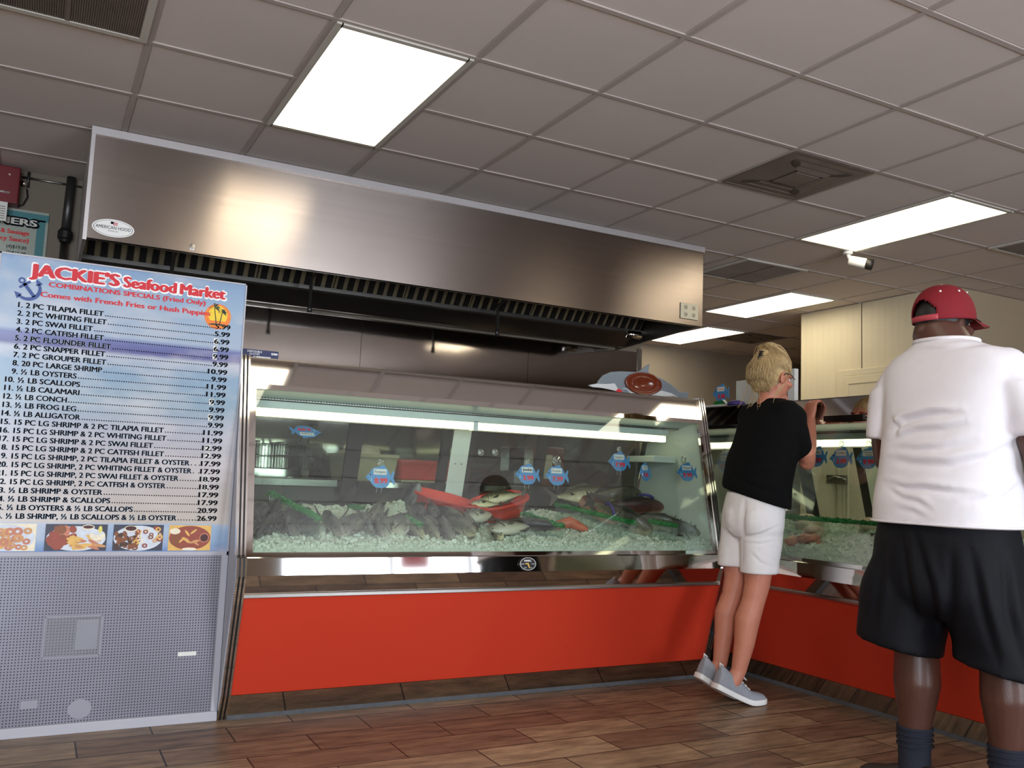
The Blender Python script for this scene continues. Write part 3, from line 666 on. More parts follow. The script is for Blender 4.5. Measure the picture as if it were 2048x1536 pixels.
def tub(x0, x1, y0, y1, z0, z1, taper, th, m, mat):
    def rect(k, z, r=.03):
        cx, cy, hx, hy = (x0+x1)/2, (y0+y1)/2, (x1-x0)/2*k, (y1-y0)/2*k; P = []
        for sx, sy, a0 in ((1, 1, 0), (-1, 1, 90), (-1, -1, 180), (1, -1, 270)):
            for q in range(5):
                a = math.radians(a0+q*22.5); P.append((cx+sx*(hx-r)+r*math.cos(a), cy+sy*(hy-r)+r*math.sin(a), z))
        return P
    m.rings([rect(taper, z0), rect(1, z1-.02), rect(1+th*1.2, z1-.02), rect(1+th*1.2, z1), rect(1-th, z1), rect(taper-th, z0+.012)], smooth=False)
    return m
t = thing('flour_tub', (1.84, 5.47, .946), 'cream plastic tub heaped with flour on the prep table', 'tub')
tub(1.70, 2.02, 5.28, 5.75, .946, 1.112, .9, .04, MB(), '').build('tub_wall', 'tub_cream', t)
m = MB(); 
for k in range(9): m.ball((1.86+random.uniform(-.07, .07), 5.5+random.uniform(-.12, .12), 1.09+random.uniform(0, .035)), (.09, .09, .05))
bake(m.build('flour', 'flour', t), .01, 6)
t = thing('red_crate', (2.2, 5.5, .946), 'dark red plastic bin right of the flour tub', 'bin')
tub(2.045, 2.42, 5.35, 5.7, .962, 1.088, .93, .04, MB(), '').build('bin_wall', 'red_tub', t)
t = tag(MB().box(2.03, 2.5, 5.25, 5.72, .946, .960).build('cutting_board', 'tub_cream', None, bevel=.004), 'yellowish cutting board under the red bin on the prep table', 'cutting board')
t = thing('brown_box', (3.45, 5.9, .95), 'brown box with a pale plate above the prep table near the right pillar', 'dispenser')  # plain brown box with a pale front plate
MB().box(3.28, 3.55, 5.80, 5.95, .95, 1.24).build('body', 'brown_dish', t, bevel=.006); MB().box(3.37, 3.44, 5.79, 5.80, 1.0, 1.18).build('front_plate', 'ivory', t)
t = thing('straw_bowl', (.2, 5.75, 2.0), 'cream round bowl bottom peeking over the top of the menu board', 'bowl')
m = MB(); R = []
for k in range(9):
    a = PI/2*k/8; R.append([(.14+.07*math.sin(a)*math.cos(2*PI*i/24), 4.35+.07*math.sin(a)*math.sin(2*PI*i/24), 1.805+.045*math.cos(a)) for i in range(24)])
t.location = (.14, 4.35, 1.79)
m.rings(R[1:]+[[(p[0], p[1], 1.80) for p in R[-1]]]); m.build('shell', 'tub_cream', t)
OCT = [(math.cos(PI*k/4), math.sin(PI*k/4)) for k in range(8)]
# ------------------------------------------------------------------ menu cabinet (poster above, perforated panel below)
PX0, PX1, PY, PZ1 = -.176, .720, 3.745, 1.757
mc = thing('menu_cabinet', (.27, 4.05, 0), 'tall white framed cabinet with a blue seafood price poster and perforated lower panel', 'menu board')
MB().box(PX0+.004, PX1-.004, PY+.03, 4.32, .02, PZ1-.004).build('cabinet_body', 'case_grey', mc, bevel=.004)
f = MB()
f.box(PX0, PX0+.006, PY-.004, PY+.03, .0, PZ1); f.box(PX1-.006, PX1, PY-.004, PY+.03, .0, PZ1); f.box(PX0, PX1, PY-.004, PY+.03, PZ1-.006, PZ1)
f.box(PX0, PX1, PY-.004, PY+.03, .645, .660)
f.build('frame', 'case_grey', mc)
MB().box(PX0, PX1, PY-.012, PY+.03, .0, .038).build('base_rail', 'case_grey', mc, bevel=.003)
MB().box(PX1-.024, PX1-.006, PY-.003, PY+.03, .038, .645).build('side_rail', 'case_grey', mc)
pp = MB().box(PX0+.006, PX1-.024, PY, PY+.02, .038, .645).build('perforated_panel', 'perforated', mc)
po = MB().box(PX0+.006, PX1-.006, PY, PY+.02, .660, PZ1-.006).build('poster', 'poster_print', mc)
def rezero(o):      # put the mesh back on room-sized coordinates so its printed pattern keeps to the board
    d = Vector((mc.location)); 
    for v in o.data.vertices: v.co += d
    o.location = -d
rezero(pp); rezero(po)
def onposter(mb, name, mats):
    o = mb.build(name, mats, None, local=True); o.parent = po; return o
y = PY-.0012; EX, EZ = (1, 0, 0), (0, 0, 1)
q = MB(); tt = [("JACKIE'S", -.070, .232), ("Seafood", .252, .443), ("Market", .462, .634)]
for s, a, b in tt: put_text(q, s, .075, (a-.004, y+.0006, 1.679-(a+.07)*.0), EX, EZ, .05 if s[0] == 'J' else .046, b-a+.008)
onposter(q, 'title_outline', 'ink_white')
q = MB()
for s, a, b in tt:
    put_text(q, s, B2, (a, y, 1.6815), EX, EZ, .046 if s[0] == 'J' else .042, b-a)
onposter(q, 'title', 'ink_red')
q = MB(); put_text(q, "COMBINATIONS SPECIALS (Fried Only)", B1, (-.006, y, 1.6475), EX, EZ, .0185, .566); put_text(q, "Comes with French Fries or Hush Puppies", B1, (-.031, y, 1.6065), EX, EZ, .0195, .613)
onposter(q, 'red_heading', 'ink_red')
q = MB(); w = MB(); hl_ = MB()
for i, (s, x1, price) in enumerate(MENU):
    z = 1.5575-i*(1.5575-.7805)/25; x0 = -.100 if i < 9 else -.1185
    if i >= 18: x0 = -.117
    if i >= 22: x0 = -.118
    put_text(q, s, B1, (x0, y, z), EX, EZ, .0195, x1-x0)
    put_text(hl_, s, .049, (x0, y+.0004, z), EX, EZ, .0195, x1-x0)
    pw = .058 if len(price) == 4 else .074
    put_text(q, price, B1, (.664, y, z), EX, EZ, .0195, pw, 0, 'R')
    a, b = x1+.008, .664-pw-.006; n = int((b-a)/.0082)
    for k in range(n): xx = a+(b-a)*k/max(1, n-1); q.add([(xx+.0024*ca, y, z+.0025+.0024*sa) for ca, sa in OCT], [tuple(range(8))], 0)
    if (i, price[0] if len(price) == 4 else price[1]) in HAND: w.box(.664-pw-.003+(.0 if len(price) == 4 else .016), .664-pw+.014+(.0 if len(price) == 4 else .016), y+.0003, y+.0006, z-.003, z+.022)
for f_, m_ in zip(w.f, w.m): q.f.append(tuple(i_+len(q.v) for i_ in f_)); q.m.append(1); q.sm.append(False)
q.v.extend(w.v)
onposter(hl_, 'menu_halo', 'halo'); onposter(q, 'menu_lines', ['ink', 'paper'])
# anchor
q = MB(); ax, az = -.075, 1.632; R2 = Matrix.Rotation(math.radians(-38), 3, 'Y')
def A(x, z): v = R2 @ Vector((x, 0, z)); return (ax+v.x, y-.0004, az+v.z)
def poly(mb, pts, mi=0): mb.add([A(*p) for p in pts], [tuple(range(len(pts)))], mi)
poly(q, [(-.006, -.038), (.006, -.038), (.006, .022), (-.006, .022)]); poly(q, [(-.022, .012), (.022, .012), (.022, .021), (-.022, .021)])
for k in range(16):
    a0, a1 = 2*PI*k/16, 2*PI*(k+1)/16; poly(q, [(.012*math.cos(a0), .034+.012*math.sin(a0)), (.012*math.cos(a1), .034+.012*math.sin(a1)), (.006*math.cos(a1), .034+.006*math.sin(a1)), (.006*math.cos(a0), .034+.006*math.sin(a0))])
    a0, a1 = PI*1.02+PI*.96*k/16, PI*1.02+PI*.96*(k+1)/16
    poly(q, [(.044*math.cos(a0), -.004+.044*math.sin(a0)), (.044*math.cos(a1), -.004+.044*math.sin(a1)), (.034*math.cos(a1), -.004+.030*math.sin(a1)), (.034*math.cos(a0), -.004+.030*math.sin(a0))])
for s in (-1, 1): poly(q, [(s*.052, -.014), (s*.028, -.008), (s*.044, .014)])
onposter(q, 'anchor_emblem', 'anchor_blue')
q = MB(); sx, sz = .612, 1.607
q.disc((sx, y+.0005, sz), (.052, 0, 0), (0, 0, .052), 40, 0); q.disc((sx, y+.0002, sz+.006), (.038, 0, 0), (0, 0, .038), 32, 1)
q.add([(sx+.052*math.cos(a), y+.0001, sz+.052*math.sin(a)) for a in [math.radians(200+140*k/20) for k in range(21)]], [tuple(range(21))], 0)
for bx, hz, lean in ((-.014, .034, -.012), (.014, .018, .006)):
    P = [(sx+bx*.4+lean*.0, sz-.036), (sx+bx*.4+.004, sz-.036), (sx+bx+lean*.2+.003, sz+hz), (sx+bx+lean*.2, sz+hz)]
    q.add([(a, y-.0004, b) for a, b in P], [(0, 1, 2, 3)], 2)
    cx, cz = sx+bx+lean*.2+.0015, sz+hz
    for an in (10, 55, 125, 170, 205, 335, 90):
        a = math.radians(an); L_ = .026 if bx < 0 else .02
        p1 = (cx+L_*.55*math.cos(a)-.004*math.sin(a), cz+L_*.55*math.sin(a)+.004+.003*math.cos(a)); p2 = (cx+L_*math.cos(a), cz+L_*math.sin(a)-.005); p3 = (cx+L_*.5*math.cos(a)+.003*math.sin(a), cz+L_*.5*math.sin(a)-.001)
        q.add([(cx, y-.0005, cz), (p3[0], y-.0005, p3[1]), (p2[0], y-.0005, p2[1]), (p1[0], y-.0005, p1[1])], [(0, 1, 2, 3)], 2)
q.add([(sx+.036*math.cos(a), y-.0003, sz-.036+.007*math.sin(a)) for a in [PI*k/10 for k in range(11)]], [tuple(range(11))], 2)
onposter(q, 'palm_sun_emblem', ['sun_orange', 'sun_yellow', 'palm'])
# printed food photographs along the foot of the poster
FM = ['food_plate', 'food_tan', 'food_gold', 'food_brown', 'food_red', 'food_dark', 'food_cream', 'food_sauce', 'food_lemon', 'food_navy', 'food_pink']
def photo(x0, x1, kind, seed):
    r = random.Random(seed); q = MB(); z0, z1 = .6635, .7625; yy = [y-.0001]
    def lay(): yy[0] -= .00006; return yy[0]
    def inside(px, pz, s, t=None): t = s if t is None else t; return (min(max(px, x0+s), x1-s), min(max(pz, z0+t), z1-t))
    q.add([(x0, y, z0), (x1, y, z0), (x1, y, z1), (x0, y, z1)], [(0, 1, 2, 3)], {0: 6, 1: 9, 2: 9, 3: 2}[kind])
    cx, cz, W_ = (x0+x1)/2, (z0+z1)/2, (x1-x0)
    def blob(px, pz, a, b, mi, rot=0.0, n=12):
        cr_, sr_ = abs(math.cos(rot)), abs(math.sin(rot)); px, pz = inside(px, pz, a*cr_+b*sr_, a*sr_+b*cr_); Y_ = lay(); c_, s_ = math.cos(rot), math.sin(rot)
        q.add([(px+a*math.cos(t)*c_-b*math.sin(t)*s_, Y_, pz+a*math.cos(t)*s_+b*math.sin(t)*c_) for t in [2*PI*k/n for k in range(n)]], [tuple(range(n))], mi)
    def rngp(px, pz, a, k, mi):
        px, pz = inside(px, pz, a); q.ringband((px, lay(), pz), (a, 0, 0), (0, 0, a*.85), k, 14, mi)
    if kind == 0:
        blob(cx, cz-.004, W_*.49, .048, 0, n=30)
        for k in range(26): 
            px, pz = cx+r.uniform(-.4, .4)*W_, z0+r.uniform(.008, .078); rngp(px, pz, r.uniform(.012, .018), .35, r.choice([1, 1, 2, 10]))
    elif kind == 1:
        blob(cx, cz-.01, W_*.48, .046, 0, n=30)
        for k in range(16): blob(x0+W_*r.uniform(.08, .45), z0+r.uniform(.02, .085), r.uniform(.014, .024), r.uniform(.012, .02), r.choice([4, 4, 10, 3]), r.uniform(0, 3))
        for k in range(14): blob(x0+W_*r.uniform(.45, .9), z0+r.uniform(.01, .05), .026, .006, r.choice([2, 2, 10, 1]), r.uniform(-.6, .1))
        blob(x0+W_*.68, z0+.088, .022, .010, 6, n=18); blob(x0+W_*.68, z0+.089, .018, .006, 7, n=18)
        blob(x0+W_*.84, z0+.058, .027, .020, 6, n=18); blob(x0+W_*.84, z0+.068, .022, .008, 0, n=18); blob(x0+W_*.88, z0+.08, .007, .014, 8)
        blob(x0+W_*.46, z0+.03, .006, .03, 2, .1)
    elif kind == 2:
        blob(cx, cz-.002, W_*.49, .048, 0, n=30)
        for k in range(26): blob(x0+W_*r.uniform(.06, .5), z0+r.uniform(.01, .07), r.uniform(.008, .016), .008, r.choice([3, 3, 5, 3]), r.uniform(0, 3))
        for k in range(26): rngp(x0+W_*r.uniform(.35, .95), z0+r.uniform(.01, .09), r.uniform(.008, .012), .45, r.choice([2, 4, 1, 6, 3]))
        blob(x0+W_*.34, z0+.084, .024, .012, 6, n=18); blob(x0+W_*.34, z0+.085, .020, .009, 7, n=18)
    else:
        blob(cx, cz, W_*.49, .047, 4, n=30)
        for k in range(9): blob(x0+W_*r.uniform(.15, .85), z0+r.uniform(.02, .07), r.uniform(.014, .02), r.uniform(.012, .016), r.choice([3, 3, 4, 10]))
        for k in range(10): blob(x0+W_*r.uniform(.3, .8), z0+r.uniform(.02, .08), .015, .004, r.choice([2, 4, 1]), r.uniform(-1, 1))
        blob(x0+W_*.14, z0+.075, .02, .012, 6); blob(x0+W_*.5, z0+.006, .028, .006, 6); blob(x0+W_*.84, z0+.05, .019, .019, 10, n=18); blob(x0+W_*.84, z0+.05, .015, .015, 7, n=18)
    onposter(q, 'food_photo', FM)
photo(-.168, .0285, 0, 1); photo(.058, .268, 1, 2); photo(.289, .4685, 2, 3); photo(.489, .648, 3, 4)
q = MB().box(.084, .276, PY-.003, PY-.0005, .276, .424); b = q.build('clear_pocket', 'pocket_plastic', mc)
q = MB()
for a in ((.084, .276, .274, .279), (.084, .276, .421, .426), (.082, .087, .276, .424), (.273, .278, .276, .424)): q.box(a[0], a[1], PY-.0034, PY-.0006, a[2], a[3])
q.box(.19, .265, PY-.002, PY-.001, .30, .41); q.build('pocket_edge', 'slip', b)
MB().box(.557, .625, PY-.0015, PY, .256, .272).build('tape_strip', 'paper', mc)
MB().box(.03, .085, PY-.0015, PY, .10, .128).build('sticker_remnant', 'slip', mc)
m = MB(); m.disc((.225, PY-.001, .085), (.04, 0, 0), (0, 0, .035), 20); m.build('torn_sticker', 'slip', mc)

# ------------------------------------------------------------------ refrigerated fish cases
def make_case(name, label, fn, A0, A1, mulls, posts, left, badge):
    base = fn((A0+A1)/2, 4.0, 0); c = thing(name, base, label, 'display case', 'glass fish display cases')
    def P(prof, a0, a1, nm, mat, bevel=0.0, par=None):
        return MB().prism(prof, lambda p, t: fn(t, p[0], p[1]), a0, a1).build(nm, mat, par or c, bevel)
    i0, i1 = A0+.035, A1-.035
    P([(3.775, 0), (3.735, .09), (3.635, .49), (3.61, .57), (3.63, .655), (4.37, .655), (4.37, 0)], i0, i1, 'cabinet_base', 'steel')
    P([(3.742, .0), (3.702, .10), (3.73, .10), (3.77, .0)], i0, i1, 'kick_plate', 'mirror_steel')
    P([(3.730, 0), (3.735, .017), (3.755, .0)], i0, i1, 'floor_sealant', 'caulk')
    P([(3.700, .102), (3.590, .493), (3.62, .50), (3.73, .105)], i0, i1, 'front_panel', 'orange')
    P([(3.583, .493), (3.583, .507), (3.62, .507), (3.62, .493)], i0, i1, 'panel_lip', 'steel', .002)
    P([(3.591, .507), (3.566, .581), (3.61, .581), (3.625, .507)], i0, i1, 'lower_reflector', 'mirror_steel')
    P([(3.564, .581), (3.573, .648), (3.62, .655), (3.62, .581)], i0, i1, 'bumper', 'mirror_steel')
    # glass and its frame
    gz = lambda z: 3.60+(z-.66)*(3.745-3.60)/(1.345-.66)
    fr = MB(); W_ = .028
    def strip(a0, a1, z0, z1): fr.prism([(gz(z0)-.006, z0), (gz(z1)-.006, z1), (gz(z1)+.012, z1), (gz(z0)+.012, z0)], lambda p, t: fn(t, p[0], p[1]), a0, a1)
    strip(i0, i1, .648, .668); strip(i0, i1, 1.325, 1.347); strip(i0, i0+W_, .668, 1.325); strip(i1-W_, i1, .668, 1.325)
    fr.build('glass_frame', 'mirror_steel', c)
    P([(gz(.664), .664), (gz(1.335), 1.335), (gz(1.335)+.006, 1.335), (gz(.664)+.006, .664)], i0+.01, i1-.01, 'front_glass', 'case_glass')
    P([(3.750, 1.347), (3.779, 1.455), (3.80, 1.455), (3.775, 1.34)], i0, i1, 'top_band', 'mirror_steel')
    P([(3.779, 1.4551), (3.782, 1.461), (4.21, 1.461), (4.21, 1.435), (3.80, 1.435)], i0, i1, 'top_deck', 'steel')
    P([(3.775, 1.34), (3.935, 1.305), (3.935, 1.315), (3.785, 1.35)], i0, i1, 'canopy_underside', 'canopy_blue')
    P([(3.935, 1.30), (3.935, 1.318), (3.975, 1.31), (3.975, 1.296)], i0, i1, 'air_slot', 'steel')
    v = MB(); n = int((i1-i0)/.013)
    for k in range(n): 
        a = i0+(i1-i0)*(k+.5)/n; v.prism([(3.931, 1.302), (3.931, 1.312), (3.936, 1.312), (3.936, 1.302)], lambda p, t: fn(t, p[0], p[1]), a-.0035, a+.0035)
    v.build('slot_holes', 'dark_slot', c)
    P([(3.95, 1.262), (3.95, 1.296), (4.01, 1.296), (4.01, 1.262)], i0+.05, i1-.06, 'lamp_housing', 'case_white', .003)
    l = P([(3.955, 1.228), (3.955, 1.261), (3.995, 1.261), (3.995, 1.228)], i0+.06, i1-.07, 'light_tube', 'tube_glow', .006)
    am = (A0+A1)/2-.05
    P([(3.950, 1.222), (3.950, 1.268), (4.0, 1.268), (4.0, 1.222)], am-.012, am+.012, 'lamp_clip', 'white_plastic')
    # rear sliding doors
    rz = lambda z: 4.34-(z-.80)*(.12/.45)
    P([(4.32, .655), (4.32, .80), (4.37, .80), (4.37, .655)], i0, i1, 'rear_sill', 'steel')
    P([(rz(1.25)-.02, 1.235), (rz(1.25)-.02, 1.435), (rz(1.25)+.02, 1.435), (rz(1.25)+.02, 1.235)], i0, i1, 'rear_header', 'steel')
    for a, wd in mulls:
        P([(rz(.80)-.012, .80), (rz(1.24)-.012, 1.24), (rz(1.24)+.012, 1.24), (rz(.80)+.012, .80)], a-wd/2, a+wd/2, 'door_stile', 'dark_frame')
    for a, wd in posts:
        P([(rz(.80)-.016, .79), (rz(1.24)-.016, 1.245), (rz(1.24)-.013, 1.245), (rz(.80)-.013, .79)], a-wd/2, a+wd/2, 'center_post', 'case_white')
        s = MB()
        for dx in (-.018, .018): s.tube([fn(a+dx, rz(1.06)-.019, 1.06), fn(a+dx, rz(1.06)-.015, 1.06)], .003, 8)
        s.build('post_screws', 'black', c)
    P([(rz(.80)-.002, .80), (rz(1.24)-.002, 1.24), (rz(1.24)+.002, 1.24), (rz(.80)+.002, .80)], i0, i1, 'rear_glass', 'rear_glass')
    # ends
    full = [(3.75, 0), (3.70, .10), (3.588, .493), (3.563, .58), (3.572, .65), (3.598, .66), (3.747, 1.345), (3.779, 1.459), (4.21, 1.459), (4.24, 1.24), (4.37, .78), (4.37, 0)]
    inner = [(3.61, .655), (3.76, 1.34), (3.80, 1.435), (4.20, 1.435), (4.23, 1.24), (4.35, .78), (4.35, .655)]
    for e, (a0, a1, b0, b1) in enumerate(((A0, A0+.012, A0+.012, A0+.03), (A1-.012, A1, A1-.03, A1-.012))):
        P(full, a0, a1, 'end_panel', 'case_grey'); P(inner, b0, b1, 'end_liner', 'case_white')
        tr = MB(); edge = full[:9]
        for k in range(5):
            t0 = (A0-.001 if e == 0 else A1-.037)+k*.0076; off = .008 if k % 2 == 0 else .005
            ring = []
            out = [(p[0]-off, p[1]) for p in edge[:-1]]; out[-1] = (out[-1][0], out[-1][1]+off); out.append((4.21, 1.459+off)); inn = [(p[0]+.02, p[1]-(.02 if i >= 7 else 0)) for i, p in enumerate(edge)]
            for i in range(len(edge)-1):
                tr.prism([out[i], out[i+1], inn[i+1], inn[i]], lambda p, t: fn(t, p[0], max(p[1], 0)), t0, t0+.0076, k % 2)
        tr.build('end_trim', ['chrome', 'black_rubber'], c)
    if left:
        P([(3.95, 1.115), (3.95, 1.15), (4.2, 1.15), (4.2, 1.115)], i1-.16, i1-.005, 'end_ledge', 'case_white', .004)
    if badge:
        q = MB(); cc = Vector(fn(badge, 3.5655, .6145)); t = math.atan2(.009, .067)
        ez = Vector((0, math.sin(t), math.cos(t))); nn = Vector((0, -math.cos(t), math.sin(t))); cc = cc+nn*.002; ex = Vector((1, 0, 0))
        R_ = []
        for d in (0, .003): R_.append([cc+nn*d+ex*(.044*math.cos(2*PI*k/36))+ez*(.031*math.sin(2*PI*k/36)) for k in range(36)])
        q.rings(R_, 0, False); q.ringband(cc+nn*.0034, ex*.0405, ez*.028, .95, 36, 1)
        put_text(q, 'MARC', B1, cc+nn*.0034+ez*.010, ex, ez, .0085, .036, 1, 'C')
        for s_, dx, dz, w_ in (('MIAMI', -.028, -.002, .016), ('FLORIDA', .027, -.002, .018), ('REFRIG', -.014, -.019, .014), ('MFG', .016, -.019, .009)): put_text(q, s_, B0, cc+nn*.0034+ex*dx+ez*dz, ex, ez, .0038, w_, 1, 'C')
        q.add([cc+nn*.0036+ex*a+ez*b for a, b in ((-.016, .004), (-.015, .0005), (-.008, -.0015), (-.003, -.001), (.002, -.014), (.006, -.0205), (.009, -.019), (.008, -.011), (.0035, .002), (.001, .0045), (-.006, .0035))], [tuple(range(11))], 2)
        q.build('maker_badge', ['black', 'ink_white', 'florida'], c)
    return c
LF = lambda a, d, z: (a, d, z)
RF = lambda a, d, z: (d-.285, a, z)
make_case('fish_display_case', 'long orange fronted glass fish case facing the viewer', LF, .722, 3.182, [(1.385, .075), (1.875, .05), (2.02, .035), (2.45, .06), (2.95, .06), (.80, .05)], [(1.955, .10)], True, 2.005)
make_case('fish_display_case', 'orange fronted glass fish case along the right, in front of the two customers', RF, 1.45, 4.66, [(3.385, .06), (3.80, .075), (3.14, .05), (2.6, .06), (2.0, .06), (4.35, .06)], [(3.27, .17)], False, None)
# ------------------------------------------------------------------ crushed ice
def icez(d): return .690+max(0, min(d, 4.3)-3.62)*.185
def ice_bed(name, fn, a0, a1, label, seed, heaps=()):
    r = random.Random(seed); m = MB(); na, nd = int((a1-a0)/.022), 32; d0, d1 = 3.618, 4.30; off = seed*7.3
    def hz(a, d):
        h = icez(d)+.018*noise.noise((a*5+off, d*5, 0))+.012*noise.noise((a*16, d*16, off))+.006*noise.noise((a*45, d*45, off))
        for ha, hd, hr, hh in heaps: h += hh*math.exp(-((a-ha)**2+(d-hd)**2)/hr**2)
        return h
    vs = []; fs = []
    for i in range(na+1):
        for j in range(nd+1):
            a = a0+(a1-a0)*i/na; t = j/nd; z = hz(a, d0+(d1-d0)*t)
            d = d0+(d1-d0)*t+max(0, (z-.70)*.21)*(1-t)+.006
            vs.append(fn(a, d, z))
    for i in range(na):
        for j in range(nd): k = i*(nd+1)+j; fs.append((k, k+1, k+nd+2, k+nd+1))
    m.add(vs, fs, 0, True)
    # skirt closing the bed down to the deck
    sk = [fn(a0+(a1-a0)*i/na, 3.606, .662) for i in range(na+1)]
    b = len(m.v); m.v.extend(sk)
    for i in range(na): m.f.append((b+i, b+i+1, (i+1)*(nd+1), i*(nd+1))); m.m.append(0); m.sm.append(True)
    for k in range(5200):     # loose chips
        a = r.uniform(a0+.01, a1-.01); t = r.random()**1.3; d = 3.632+(4.27-3.632)*t; z = hz(a, d)+r.uniform(-.005, .005); s = r.uniform(.004, .010)
        c = Vector(fn(a, d+max(0, (z-.70)*.21)*(1-t)+.004, z)); q = Matrix.Rotation(r.uniform(0, 6.28), 3, Vector((r.uniform(-1, 1), r.uniform(-1, 1), r.uniform(-1, 1))).normalized())
        V8 = [c+q @ Vector((sx*s*r.uniform(.6, 1.2), sy*s*r.uniform(.6, 1.2), sz*s*r.uniform(.5, .9))) for sx in (-1, 1) for sy in (-1, 1) for sz in (-1, 1)]
        m.add(V8, [(0, 1, 3, 2), (4, 6, 7, 5), (0, 4, 5, 1), (2, 3, 7, 6), (0, 2, 6, 4), (1, 5, 7, 3)])
    for k in range(1500):     # chips pressed against the foot of the glass
        a = r.uniform(a0+.01, a1-.01); z = r.uniform(.664, .708); s = r.uniform(.004, .009); c = Vector(fn(a, 3.611+(z-.66)*.21+.004, z)); q = Matrix.Rotation(r.uniform(0, 6.28), 3, Vector((r.uniform(-1, 1), r.uniform(-1, 1), r.uniform(-1, 1))).normalized())
        V8 = [c+q @ Vector((sx*s*r.uniform(.6, 1.2), sy*s*r.uniform(.5, .8), sz*s*r.uniform(.5, .9))) for sx in (-1, 1) for sy in (-1, 1) for sz in (-1, 1)]
        m.add(V8, [(0, 1, 3, 2), (4, 6, 7, 5), (0, 4, 5, 1), (2, 3, 7, 6), (0, 2, 6, 4), (1, 5, 7, 3)])
    o = m.build(name, 'ice', None, fixn=True)
    return tag(o, label, 'ice', None, 'stuff')
ice_bed('crushed_ice', LF, .760, 3.145, 'bed of crushed ice under the fish in the long front case', 1, [(1.60, 4.15, .10, .07), (1.30, 4.2, .2, .02), (2.45, 4.1, .15, .03)])
ice_bed('crushed_ice', RF, 1.50, 4.62, 'bed of crushed ice under the fillets in the right hand case', 2, [(3.1, 3.9, .25, .04)])

# ------------------------------------------------------------------ whole fish (head towards +x, back towards +z)
def make_fish(name, mat, L=.27, H=.105, Tk=.052, kind=0):
    root = thing(name, (0, 0, 0), name, 'fish')
    prof = [(-.5, .16, .10), (-.44, .17, .12), (-.36, .30, .3), (-.2, .72, .75), (0, .98, 1.0), (.15, 1.0, 1.0), (.28, .88, .92), (.38, .68, .75), (.45, .45, .5), (.49, .22, .26), (.505, .06, .08)]
    if kind == 1: prof = [(-.5, .2, .12), (-.44, .22, .16), (-.36, .36, .34), (-.2, .7, .7), (0, .92, .95), (.15, 1.0, 1.0), (.28, .95, .98), (.38, .78, .86), (.45, .55, .62), (.49, .32, .36), (.51, .1, .12)]
    R = []
    for x, h, w in prof:
        ring = []
        for k in range(20):
            a = 2*PI*k/20; ca, sa = math.cos(a), math.sin(a)
            ring.append((x*L, w*Tk/2*ca*abs(ca)**-.1 if abs(ca) > 1e-6 else 0, h*H/2*sa+(.004 if x > .3 else 0)*-1))
        R.append(ring)
    m = MB(); m.rings(R)
    b = m.build('body', mat, root, local=True); s = b.modifiers.new('s', 'SUBSURF'); s.levels = 1; s.render_levels = 1
    def fin(nm, pts, th=.0025, cv=0):
        q = MB(); n = len(pts); q.add([(x, -th/2+cv*abs(z), z) for x, z in pts]+[(x, th/2+cv*abs(z), z) for x, z in pts], [tuple(range(n)), tuple(range(2*n-1, n-1, -1))]+[(i, (i+1) % n, n+(i+1) % n, n+i) for i in range(n)])
        return q.build(nm, 'fin', root, local=True)
    fin('tail_fin', [(-.47*L, .0), (-.49*L, .08*H), (-.66*L, .46*H), (-.68*L, .44*H), (-.60*L, .0), (-.68*L, -.44*H), (-.66*L, -.46*H), (-.49*L, -.08*H)])
    fin('dorsal_fin', [(.22*L, .44*H), (.12*L, .66*H), (.0, .62*H), (-.2*L, .48*H), (-.34*L, .22*H), (-.3*L, .12*H), (.0, .42*H)])
    fin('anal_fin', [(-.02*L, -.44*H), (-.1*L, -.62*H), (-.28*L, -.38*H), (-.34*L, -.2*H), (-.2*L, -.3*H)])
    for sgn in (-1, 1):
        q = MB(); q.add([(.2*L, sgn*Tk*.46, -.02), (.06*L, sgn*Tk*.60, -.002), (.02*L, sgn*Tk*.62, -.018), (.08*L, sgn*Tk*.56, -.03)], [(0, 1, 2, 3)]); q.build('pectoral_fin', 'fin', root, local=True, fixn=False)
        e = MB(); e.tube([(.385*L, sgn*Tk*.24, .016), (.385*L, sgn*Tk*.405, .016)], [.0055, .0045], 12, 0); e.ball((.385*L, sgn*Tk*.405, .016), (.0036, .002, .0036), 10, 6, 1); e.build('eye', ['fin', 'eye_dark'], root, local=True)
        g = MB(); g.tube([(.30*L, sgn*Tk*.475, .032), (.265*L, sgn*Tk*.50, .005), (.285*L, sgn*Tk*.455, -.03)], .0022, 6); g.build('gill_edge', 'fin', root, local=True)
    q = MB(); q.tube([(.47*L, -Tk*.2, -.012), (.497*L, 0, -.006), (.47*L, Tk*.2, -.012)], .002, 6); q.build('mouth', 'eye_dark', root, local=True)
    return root
FK = {'dark': make_fish('dark_fish', 'fish_dark', .24, .10, .052), 'grey': make_fish('whole_fish', 'fish_grey', .25, .105, .052), 'silver': make_fish('whole_fish', 'fish_silver', .25, .10, .054),
      'red': make_fish('red_fish', 'fish_red', .40, .125, .085, 1), 'olive': make_fish('whole_fish', 'fish_olive', .36, .125, .085, 1)}
used = set()
def put_fish(kind, loc, yawd, pitchd, rolld, label, group, sc=1.0):
    rot = (Matrix.Rotation(math.radians(yawd), 3, 'Z') @ Matrix.Rotation(math.radians(-pitchd), 3, 'Y') @ Matrix.Rotation(math.radians(rolld), 3, 'X')).to_euler()
    if kind not in used:
        used.add(kind); o = FK[kind]; o.location = loc; o.rotation_euler = rot; o['label'] = label; o['group'] = group; o.scale = (sc,)*3; return o
    return dup(FK[kind], loc, rot, label, group, (sc,)*3)
rf = random.Random(5)
G1 = 'dark fish in the left bay of the case'; G2 = 'grey fish in the middle bay of the case'; G3 = 'big fish heaped at the right end of the case'
L1 = 'dark grey whole fish in the left bay pile, left of the long green divider'
